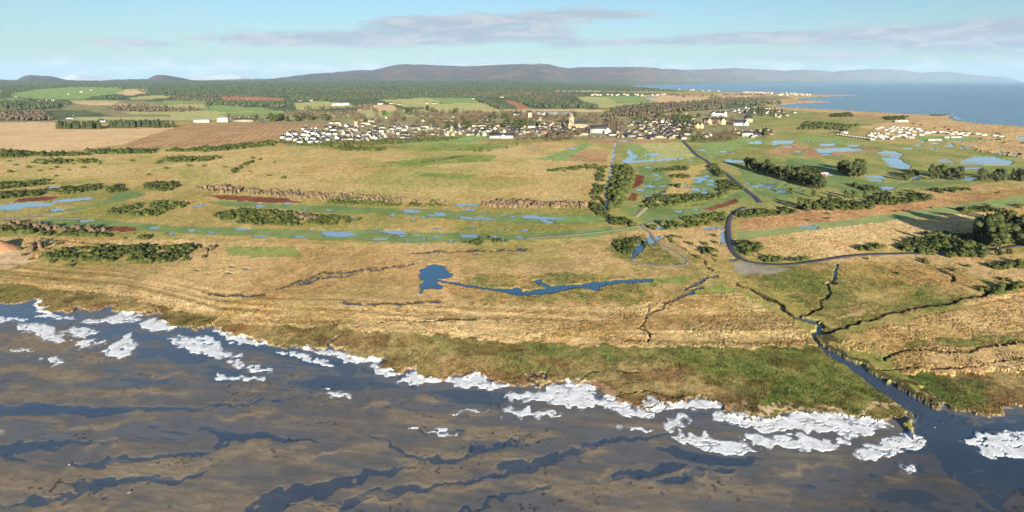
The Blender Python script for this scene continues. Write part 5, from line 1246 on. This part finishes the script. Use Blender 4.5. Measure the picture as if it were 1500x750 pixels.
E = ' in the dense white estate beside the ploughed field'
estate('411,203 416,196 432,190 470,187 482,183 486,190 480,210 466,212 440,211', 38, ['white', 'white', 'white', 'whiteb'], [0, 0, 2], E[1:], 'houses of the white estate', 9.5, .1, .7, 2)
estate('470,189 500,183 545,182 600,188 640,191 640,200 590,205 520,208 480,210', 46, ['white', 'white', 'whiteb', 'grey'], [0, 1, 2], E[1:], 'houses of the white estate', 10, -.1, .7, 3)
estate('480,181 545,178 560,184 500,186', 9, ['cream', 'red', 'stone'], [0, 3], 'on the upper street behind the white estate', 'houses above the white estate', 16, .1, .4, 4)
estate('600,186 700,184 790,183 800,194 762,197 700,199 640,199 612,195', 44, ['stone', 'grey', 'whiteb', 'stone', 'cream'], [0, 1, 3, 2], 'in the long stone streets behind the pitch', 'houses behind the pitch', 15, .05, .4, 5)
estate('500,174 600,170 690,169 770,172 770,178 600,180 500,178', 14, ['white', 'stone', 'grey', 'cream'], [0, 1], 'on the wooded slope above the town', 'houses on the wooded slope', 24, 0, 1, 6)
estate('780,182 830,184 862,186 862,198 830,203 790,202', 24, ['stone', 'grey', 'stone', 'red', 'cream'], [0, 2, 3], 'in the old streets around the cathedral', 'houses around the cathedral', 15, 0, .8, 7)
estate('890,199 905,184 950,176 1005,168 1018,174 1008,190 1004,205 930,203', 58, ['white', 'grey', 'stone', 'cream', 'grey'], [0, 1, 1, 2, 3], 'between the canal head and the ochre villa', 'houses by the canal head', 15, -.1, .7, 8)
estate('1030,198 1060,192 1130,190 1136,198 1060,206 1030,206', 12, ['stone', 'white', 'grey', 'whiteb'], [1, 0], 'along the edge of the golf links', 'houses along the links', 18, 0, .6, 9)
estate('1070,160 1098,157 1138,159 1150,164 1120,167 1074,166', 28, ['white', 'white', 'grey'], [0, 1], 'in the dark roofed estate nearest the bay', 'houses of the bay estate', 18, 0, .8, 10)
estate('1132,170 1166,164 1172,167 1140,173', 8, ['white', 'cream', 'stone'], [0, 2], 'on the shore road end of the town', 'houses on the shore road', 20, 0, .8, 11)
for (x, y) in ((100, 138), (119, 135), (134, 132), (24, 142), (57, 148), (66, 148), (73, 148), (79, 147.5), (103, 174), (110, 174), (150, 178.5), (156, 178), (440, 148), (448, 148), (456, 148), (557, 153), (573, 152), (585, 153), (625, 152), (636, 152), (693, 145), (705, 146), (735, 143)):
    X, Y, Z_ = ground(x, y)
    if clear(X, Y, 25): house(rng.choice(['white', 'white', 'cream']), rng.choice([0, 1, 3]), x, y, rng.uniform(-.4, .4), 'on a far farm among the fields', 'farmhouses among the far fields', 'farmhouse', (X, Y, Z_), 1.35)
# the rest of the town, past the houses built one by one
def more_houses():
    rr = random.Random(77); S_ = Soup(); mi = []
    for s, n in (('600,188 700,184 790,184 800,196 700,200 640,200', 60), ('890,200 905,184 1005,170 1018,176 1004,206 930,204', 60), ('780,180 862,184 862,200 790,202', 30), ('470,190 600,187 640,192 600,205 480,210', 26), ('1070,160 1138,159 1150,165 1074,167', 20)):
        c = 0; P = pts(s); xs = [p_[0] for p_ in P]; ys = [p_[1] for p_ in P]
        for _ in range(n * 40):
            if c >= n: break
            x, y = rr.uniform(min(xs), max(xs)), rr.uniform(min(ys), max(ys))
            if not inside(P, x, y): continue
            X, Y, Z_ = ground(x, y)
            if not clear(X, Y, 9.5): continue
            c += 1; L, Wd, he, hr = rr.choice(SZ); a = rr.uniform(-.3, .3) + (math.pi / 2 if rr.random() < .4 else 0); k = .8
            for fn, m_ in ((gable_wall, rr.choice((0, 0, 1))), (gable_roof, rr.choice((2, 2, 3)))):
                v, f = fn(L, Wd, he, hr); v = v * k
                v = np.stack([v[:, 0] * math.cos(a) - v[:, 1] * math.sin(a), v[:, 0] * math.sin(a) + v[:, 1] * math.cos(a), v[:, 2]], 1)
                S_.add(v + (X, Y, Z_), f); mi += [m_] * len(f)
    o = S_.obj('town_houses', M_GREYST)
    for m_ in (M_CREAM, M_SLATE, M_BROWNT): o.data.materials.append(m_)
    o.data.polygons.foreach_set('material_index', np.array(mi, np.int32)); tag(o, 'small grey and cream houses filling the streets of the town', 'houses', None, 'stuff')
more_houses()
# far village on the point: too small to part
S_ = Soup(); rr = random.Random(31)
for s, n in (('1085,134.8 1180,138 1196,140 1150,140.6 1090,137', 46), ('865,139 1000,138.6 1000,140 865,140.4', 26), ('985,130.5 1060,133.6 1060,134.4 985,131.6', 10)):
    for (x, y) in scatter(s, n, rr):
        X, Y, Z_ = ground(x, y); v, f = gable_wall(16, 9, 5, 4); a = rr.uniform(-.5, .5)
        v = np.stack([v[:, 0] * math.cos(a) - v[:, 1] * math.sin(a), v[:, 0] * math.sin(a) + v[:, 1] * math.cos(a), v[:, 2]], 1)
        f = np.concatenate([f, [(4, 5, 9), (4, 9, 8), (6, 7, 8), (6, 8, 9)]]); S_.add(v + (X, Y, max(Z_, .8)), f)
tag(S_.obj('far_village', M_CREAM), 'tiny pale houses of the far villages by the bay', 'village', None, 'stuff')

# ------------------------------------------------------------------ cars
CARM = [mat_plain('car_paint_%s' % n, c, .35, .04, 1, False, spec=.5) for n, c in (('grey', (.16, .17, .18)), ('blue', (.03, .06, .14)), ('white', (.45, .45, .45)), ('dark', (.03, .03, .035)), ('red', (.22, .03, .025)))]
CARN = ['grey', 'blue', 'white', 'black', 'red']
def car_body():
    pr = [(-2.1, .35), (2.1, .35), (2.15, .75), (1.3, .92), (-1.9, .95), (-2.15, .7)]; n = len(pr)
    v = [(x, s * .86, z) for s in (-1, 1) for x, z in pr]; f = []
    for i in range(n): j = (i + 1) % n; f += [(i, j, n + j), (i, n + j, n + i)]
    for i in range(1, n - 1): f += [(0, i + 1, i), (n, n + i, n + i + 1)]
    return np.array(v, float), np.array(f)
def car_cabin():
    v = box_v(-1.7, .9, -.78, .78, .9, 1.45); v[4:, 0] *= (.72); v[4:, 1] *= .82; return v, BOXF
def car_wheel():
    a = np.arange(10) / 10 * 6.283; v = np.array([(math.cos(t_) * .32, s * .1, .32 + math.sin(t_) * .32) for s in (-1, 1) for t_ in a])
    f = [t_ for i in range(10) for t_ in ((i, (i + 1) % 10, 10 + (i + 1) % 10), (i, 10 + (i + 1) % 10, 10 + i))] + [(0, i + 1, i) for i in range(1, 9)] + [(10, 10 + i, 11 + i) for i in range(1, 9)]
    return v, np.array(f)
M_TYRE = mat_plain('tyre', (.02, .02, .02), .9, .1, 1, False)
def car(px, py, rot, ci, where, group):
    e = root('car', px, py, rot, CARN[ci] + ' car ' + where, 'car', group)
    child('body', shared('car_body%d' % ci, car_body, CARM[ci]), e); child('cabin', shared('car_cabin', car_cabin, M_GLASS), e)
    for x in (-1.3, 1.3):
        for y in (-.82, .82): child('wheel', shared('car_wheel', car_wheel, M_TYRE), e, (x, y, 0))
for i in range(22): car(862 + (i % 11) * 4.2 + rng.uniform(-.6, .6), 199.6 + (i // 11) * 1.5, R(90) + rng.uniform(-.1, .1), rng.randrange(5), 'parked before the white hall', 'cars parked before the white hall')
for i in range(14): car(1212 + i * 3.4, 190.2 + i * .1, R(80), rng.randrange(5), 'parked in the links car park', 'cars in the links car park')

# ------------------------------------------------------------------ caravans
def cara_body(L):
    w, h = 1.75, 2.55
    v = []
    for x in (-L / 2, L / 2): v += [(x, -w, .45), (x, w, .45), (x, w, 2.6), (x, .0, 3.05), (x, -w, 2.6)]
    f = [(0, 5, 9), (0, 9, 4), (1, 2, 7), (1, 7, 6), (0, 1, 6), (0, 6, 5), (0, 4, 3), (0, 3, 2), (0, 2, 1), (5, 6, 7), (5, 7, 8), (5, 8, 9)]
    return np.array(v, float), np.array(f)
def cara_roof(L):
    l = L / 2 + .12; w = 1.9
    v = [(-l, -w, 2.58), (l, -w, 2.58), (l, 0, 3.1), (-l, 0, 3.1), (l, w, 2.58), (-l, w, 2.58), (-l, -w, 2.68), (l, -w, 2.68), (l, 0, 3.2), (-l, 0, 3.2), (l, w, 2.68), (-l, w, 2.68)]
    q = [(6, 7, 8, 9), (9, 8, 10, 11), (0, 1, 7, 6), (4, 5, 11, 10), (1, 2, 8, 7), (2, 4, 10, 8), (5, 3, 9, 11), (3, 0, 6, 9), (0, 3, 2, 1), (3, 5, 4, 2)]
    return np.array(v, float), np.array([t_ for a, b_, c, d in q for t_ in ((a, b_, c), (a, c, d))])
def caravan(px, py, rot, L, label, group):
    e = root('caravan', px, py, rot, label, 'caravan', group)
    child('body', shared('cbody%d' % L, lambda: cara_body(L), M_CARA), e); child('roof', shared('croof%d' % L, lambda: cara_roof(L), M_CARAR), e)
    for x in (-L * .3, L * .02, L * .34): child('window', shared('cwin', lambda: (box_v(-.8, .8, -.05, .05, 0, .9), BOXF), M_GLASS), e, (x, -1.77, 1.35))
    child('skirt', shared('cskirt%d' % L, lambda: (box_v(-L / 2 + .2, L / 2 - .2, -1.6, 1.6, -.2, .46), BOXF), M_SLATE), e)
for i in range(14):
    caravan(1227 + i * 3.95, 198.6 + i * .52, R(78), 7, 'white caravan in the long slanting row before the scrub', 'caravans of the slanting row')
for (x, y) in ((800, 178), (850, 162), (920, 194), (975, 173), (1020, 153), (1030, 188), (1080, 162), (1150, 163), (1205, 171), (995, 213), (1105, 228), (1110, 190), (1215, 233), (1250, 193), (1275, 175), (1305, 218), (1360, 181), (1395, 208), (1470, 218), (1490, 238), (930, 248), (1300, 262), (1400, 262)):
    caravan(1200 + x / 9.375, 170 + y / 9.375 + .6, R(rng.choice([0, 4, -6, 20])), rng.choice([9, 10]), 'white static caravan in the loose rows backing on to the dunes', 'caravans backing on to the dunes')
for (x, y) in ((720, 245), (770, 244), (815, 246), (700, 272), (740, 292), (780, 300), (820, 284), (850, 272), (860, 302), (910, 285), (880, 318), (940, 300), (1010, 312), (990, 320), (1030, 290), (1070, 287), (1110, 275), (1160, 268), (1185, 294), (1225, 300), (1265, 302), (720, 330), (690, 318)):
    caravan(1200 + x / 9.375, 170 + y / 9.375 + .5, R(rng.choice([0, 40, 48, 8])), rng.choice([8, 10]), 'white caravan packed in the central block of the caravan park', 'caravans of the central block')
for (x, y) in ((45, 180), (75, 207), (190, 221), (250, 225), (170, 241), (90, 261), (365, 225), (435, 236), (550, 228), (510, 253), (610, 253), (660, 239), (690, 273), (740, 246), (865, 251), (950, 268), (1105, 275), (1180, 288)):
    caravan(1340 + x / 9.375, 170 + y / 9.375 + .5, R(rng.choice([0, 6, -8])), 10, 'white static caravan strung along the dune edge', 'caravans along the dune edge')
for (x, y) in ((435, 302), (525, 299), (600, 298), (215, 339), (245, 339), (325, 335)):
    caravan(1340 + x / 9.375, 170 + y / 9.375 + .5, R(3), 9, 'white caravan standing on the green lawn below the others', 'caravans on the lawn')

# ------------------------------------------------------------------ small things
def person(px, py, bend, label, cloth):
    X, Y, Z_ = ground(px, py); Z_ = land_z(X, Y)
    # pelvis, chest, neck, head, arms, legs; bent forward at the hip by `bend`
    c, s = math.cos(bend), math.sin(bend)
    def up(x, y, z): return (x, y * c - z * s, .92 + z * c + y * s)
    P = [(0, 0, .92), up(0, 0, .25), up(0, 0, .48), up(0, -.02, .58), up(0, -.03, .68), up(0, -.03, .80),
         up(.2, 0, .46), up(.25, -.05, .18), up(.24, -.16, -.05), up(-.2, 0, .46), up(-.25, -.05, .18), up(-.24, -.16, -.05),
         (.1, 0, .88), (.12, -.04, .48), (.12, .02, .06), (.12, -.16, .03), (-.1, 0, .88), (-.12, .04, .48), (-.13, .1, .06), (-.13, -.08, .03)]
    Ed = [(0, 1), (1, 2), (2, 3), (3, 4), (4, 5), (2, 6), (6, 7), (7, 8), (2, 9), (9, 10), (10, 11), (0, 12), (12, 13), (13, 14), (14, 15), (0, 16), (16, 17), (17, 18), (18, 19)]
    rad = [.17, .17, .19, .07, .10, .09, .08, .06, .045, .08, .06, .045, .11, .075, .05, .04, .11, .075, .05, .04]
    me = bpy.data.meshes.new('person'); me.from_pydata(P, Ed, []); o = bpy.data.objects.new('person', me); C.objects.link(o)
    me.materials.append(cloth)
    m = o.modifiers.new('Skin', 'SKIN')
    for i, sv in enumerate(me.skin_vertices[0].data): sv.radius = (rad[i], rad[i] * .85); sv.use_root = (i == 0)
    o.modifiers.new('Sub', 'SUBSURF').levels = 1
    h = mesh_obj('head', ICO2[0] * (.095, .11, .135) + up(0, -.03, .76), ICO2[1], M_SKIN, o, True)
    mesh_obj('hair', ICO2[0] * (.103, .115, .11) + up(0, .02, .81), ICO2[1], M_DARKCL, o, True)
    o.location = (X, Y, Z_); return tag(o, label, 'person')
person(492.5, 480.2, .06, 'person in dark clothes standing upright on the marsh path', M_DARKCL).rotation_euler = (0, 0, R(70))
person(488.0, 480.6, .85, 'person in dark clothes bending forward on the marsh path', M_DARKCL).rotation_euler = (0, 0, R(-60))
def gull(px, py, rot, label):
    X, Y, Z_ = ground(px, py); Z_ = max(0, land_z(X, Y))
    e = root('gull', 0, 0, rot, label, 'bird', 'gulls on the mud', loc=(X, Y, Z_))
    S_ = Soup(); S_.add(ICO2[0] * (.11, .24, .10) + (0, 0, .3), ICO2[1]); S_.add(ICO2[0] * (.065, .075, .07) + (0, -.24, .44), ICO2[1]); S_.add(*limb(rng, (0, -.14, .34), (0, -.23, .43), .07, .05)); S_.add(*limb(rng, (0, .2, .32), (0, .42, .30), .06, .02))
    S_.obj('body', M_WHITE, e, True)
    for s in (-1, 1):
        mesh_obj('wing', ICO2[0] * (.03, .23, .075) + (s * .10, .06, .33), ICO2[1], M_GREYST, e, True)
        v, f = limb(rng, (s * .04, 0, .24), (s * .04, -.02, -.02), .015, .012, 4); mesh_obj('leg', v, f, M_ORANGE, e)
    v, f = limb(rng, (0, -.30, .44), (0, -.38, .42), .02, .006, 4); mesh_obj('beak', v, f, M_YELL, e)
gull(101, 678, 1.0, 'white gull standing at the tip of a dark channel'); gull(189, 719, 2.2, 'white gull on the plain mud below the long channel'); gull(1369, 623, .3, 'white gull standing at the creek mouth')
b = root('marker_post', 53.3, 378.2, R(10), 'orange marker post with a grey box at the sand bank edge', 'marker', loc=(lambda g: (g[0], g[1], land_z(g[0], g[1])))(ground(53.3, 378)))
v, f = limb(rng, (0, 0, -.2), (-.05, 0, 2.5), .32, .22, 8); mesh_obj('post', v, f, M_ORANGE, b); mesh_obj('cap', ICO1[0] * (.23, .23, .15) + (-.05, 0, 2.5), ICO1[1], M_ORANGE, b); mesh_obj('box', box_v(.55, 1.2, -.3, .3, 0, 1.5), BOXF, M_BLUER, b)
# ------------------------------------------------------------------ road and path surfaces
M_ASPH = mat_plain('asphalt', (.055, .055, .06), .8, .3, .25, False); M_GRAV = mat_plain('gravel', (.19, .172, .145), .9, .25, .4, False); M_TURF = mat_plain('worn_turf', (.30, .26, .13), .95, .2, .4, False)
def ribbon(name, line, w, mat):
    L = pts(line); P = []
    for a, b_ in zip(L[:-1], L[1:]):
        n = max(2, int(abs(b_[0] - a[0]) / 6 + abs(b_[1] - a[1]) / 2))
        for i in range(n): P.append((a[0] + (b_[0] - a[0]) * i / n, a[1] + (b_[1] - a[1]) * i / n))
    P.append(L[-1]); P = np.array(P)
    for _ in range(3): P[1:-1] = (P[:-2] + P[1:-1] * 2 + P[2:]) / 4
    Wp = np.array([ground(*p) for p in P]); T = np.gradient(Wp[:, :2], axis=0); T /= np.linalg.norm(T, axis=1)[:, None]
    N = np.stack([-T[:, 1], T[:, 0]], 1); k = len(Wp); jit = 1 + .12 * (np.random.RandomState(k).rand(k) - .5)
    A = np.concatenate([Wp[:, :2] + N * (w / 2 * jit)[:, None], Wp[:, 2:] + .09], 1); B_ = np.concatenate([Wp[:, :2] - N * (w / 2 * jit)[:, None], Wp[:, 2:] + .09], 1)
    A2 = A - (0, 0, .25); B2 = B_ - (0, 0, .25); A2[:, :2] += N * .3; B2[:, :2] -= N * .3
    V = np.concatenate([A2, A, B_, B2]); i = np.arange(k - 1); Q = np.concatenate([np.stack([i + r * k, i + (r + 1) * k, i + 1 + (r + 1) * k, i + 1 + r * k], 1) for r in range(3)])
    tag(mesh_obj(name, V, Q, mat), kind='structure')
for (nm, s, w, c) in ROADS:
    ribbon(nm, s, w, M_ASPH if c == 'asphalt' else M_GRAV if c == 'gravel' else M_TURF)
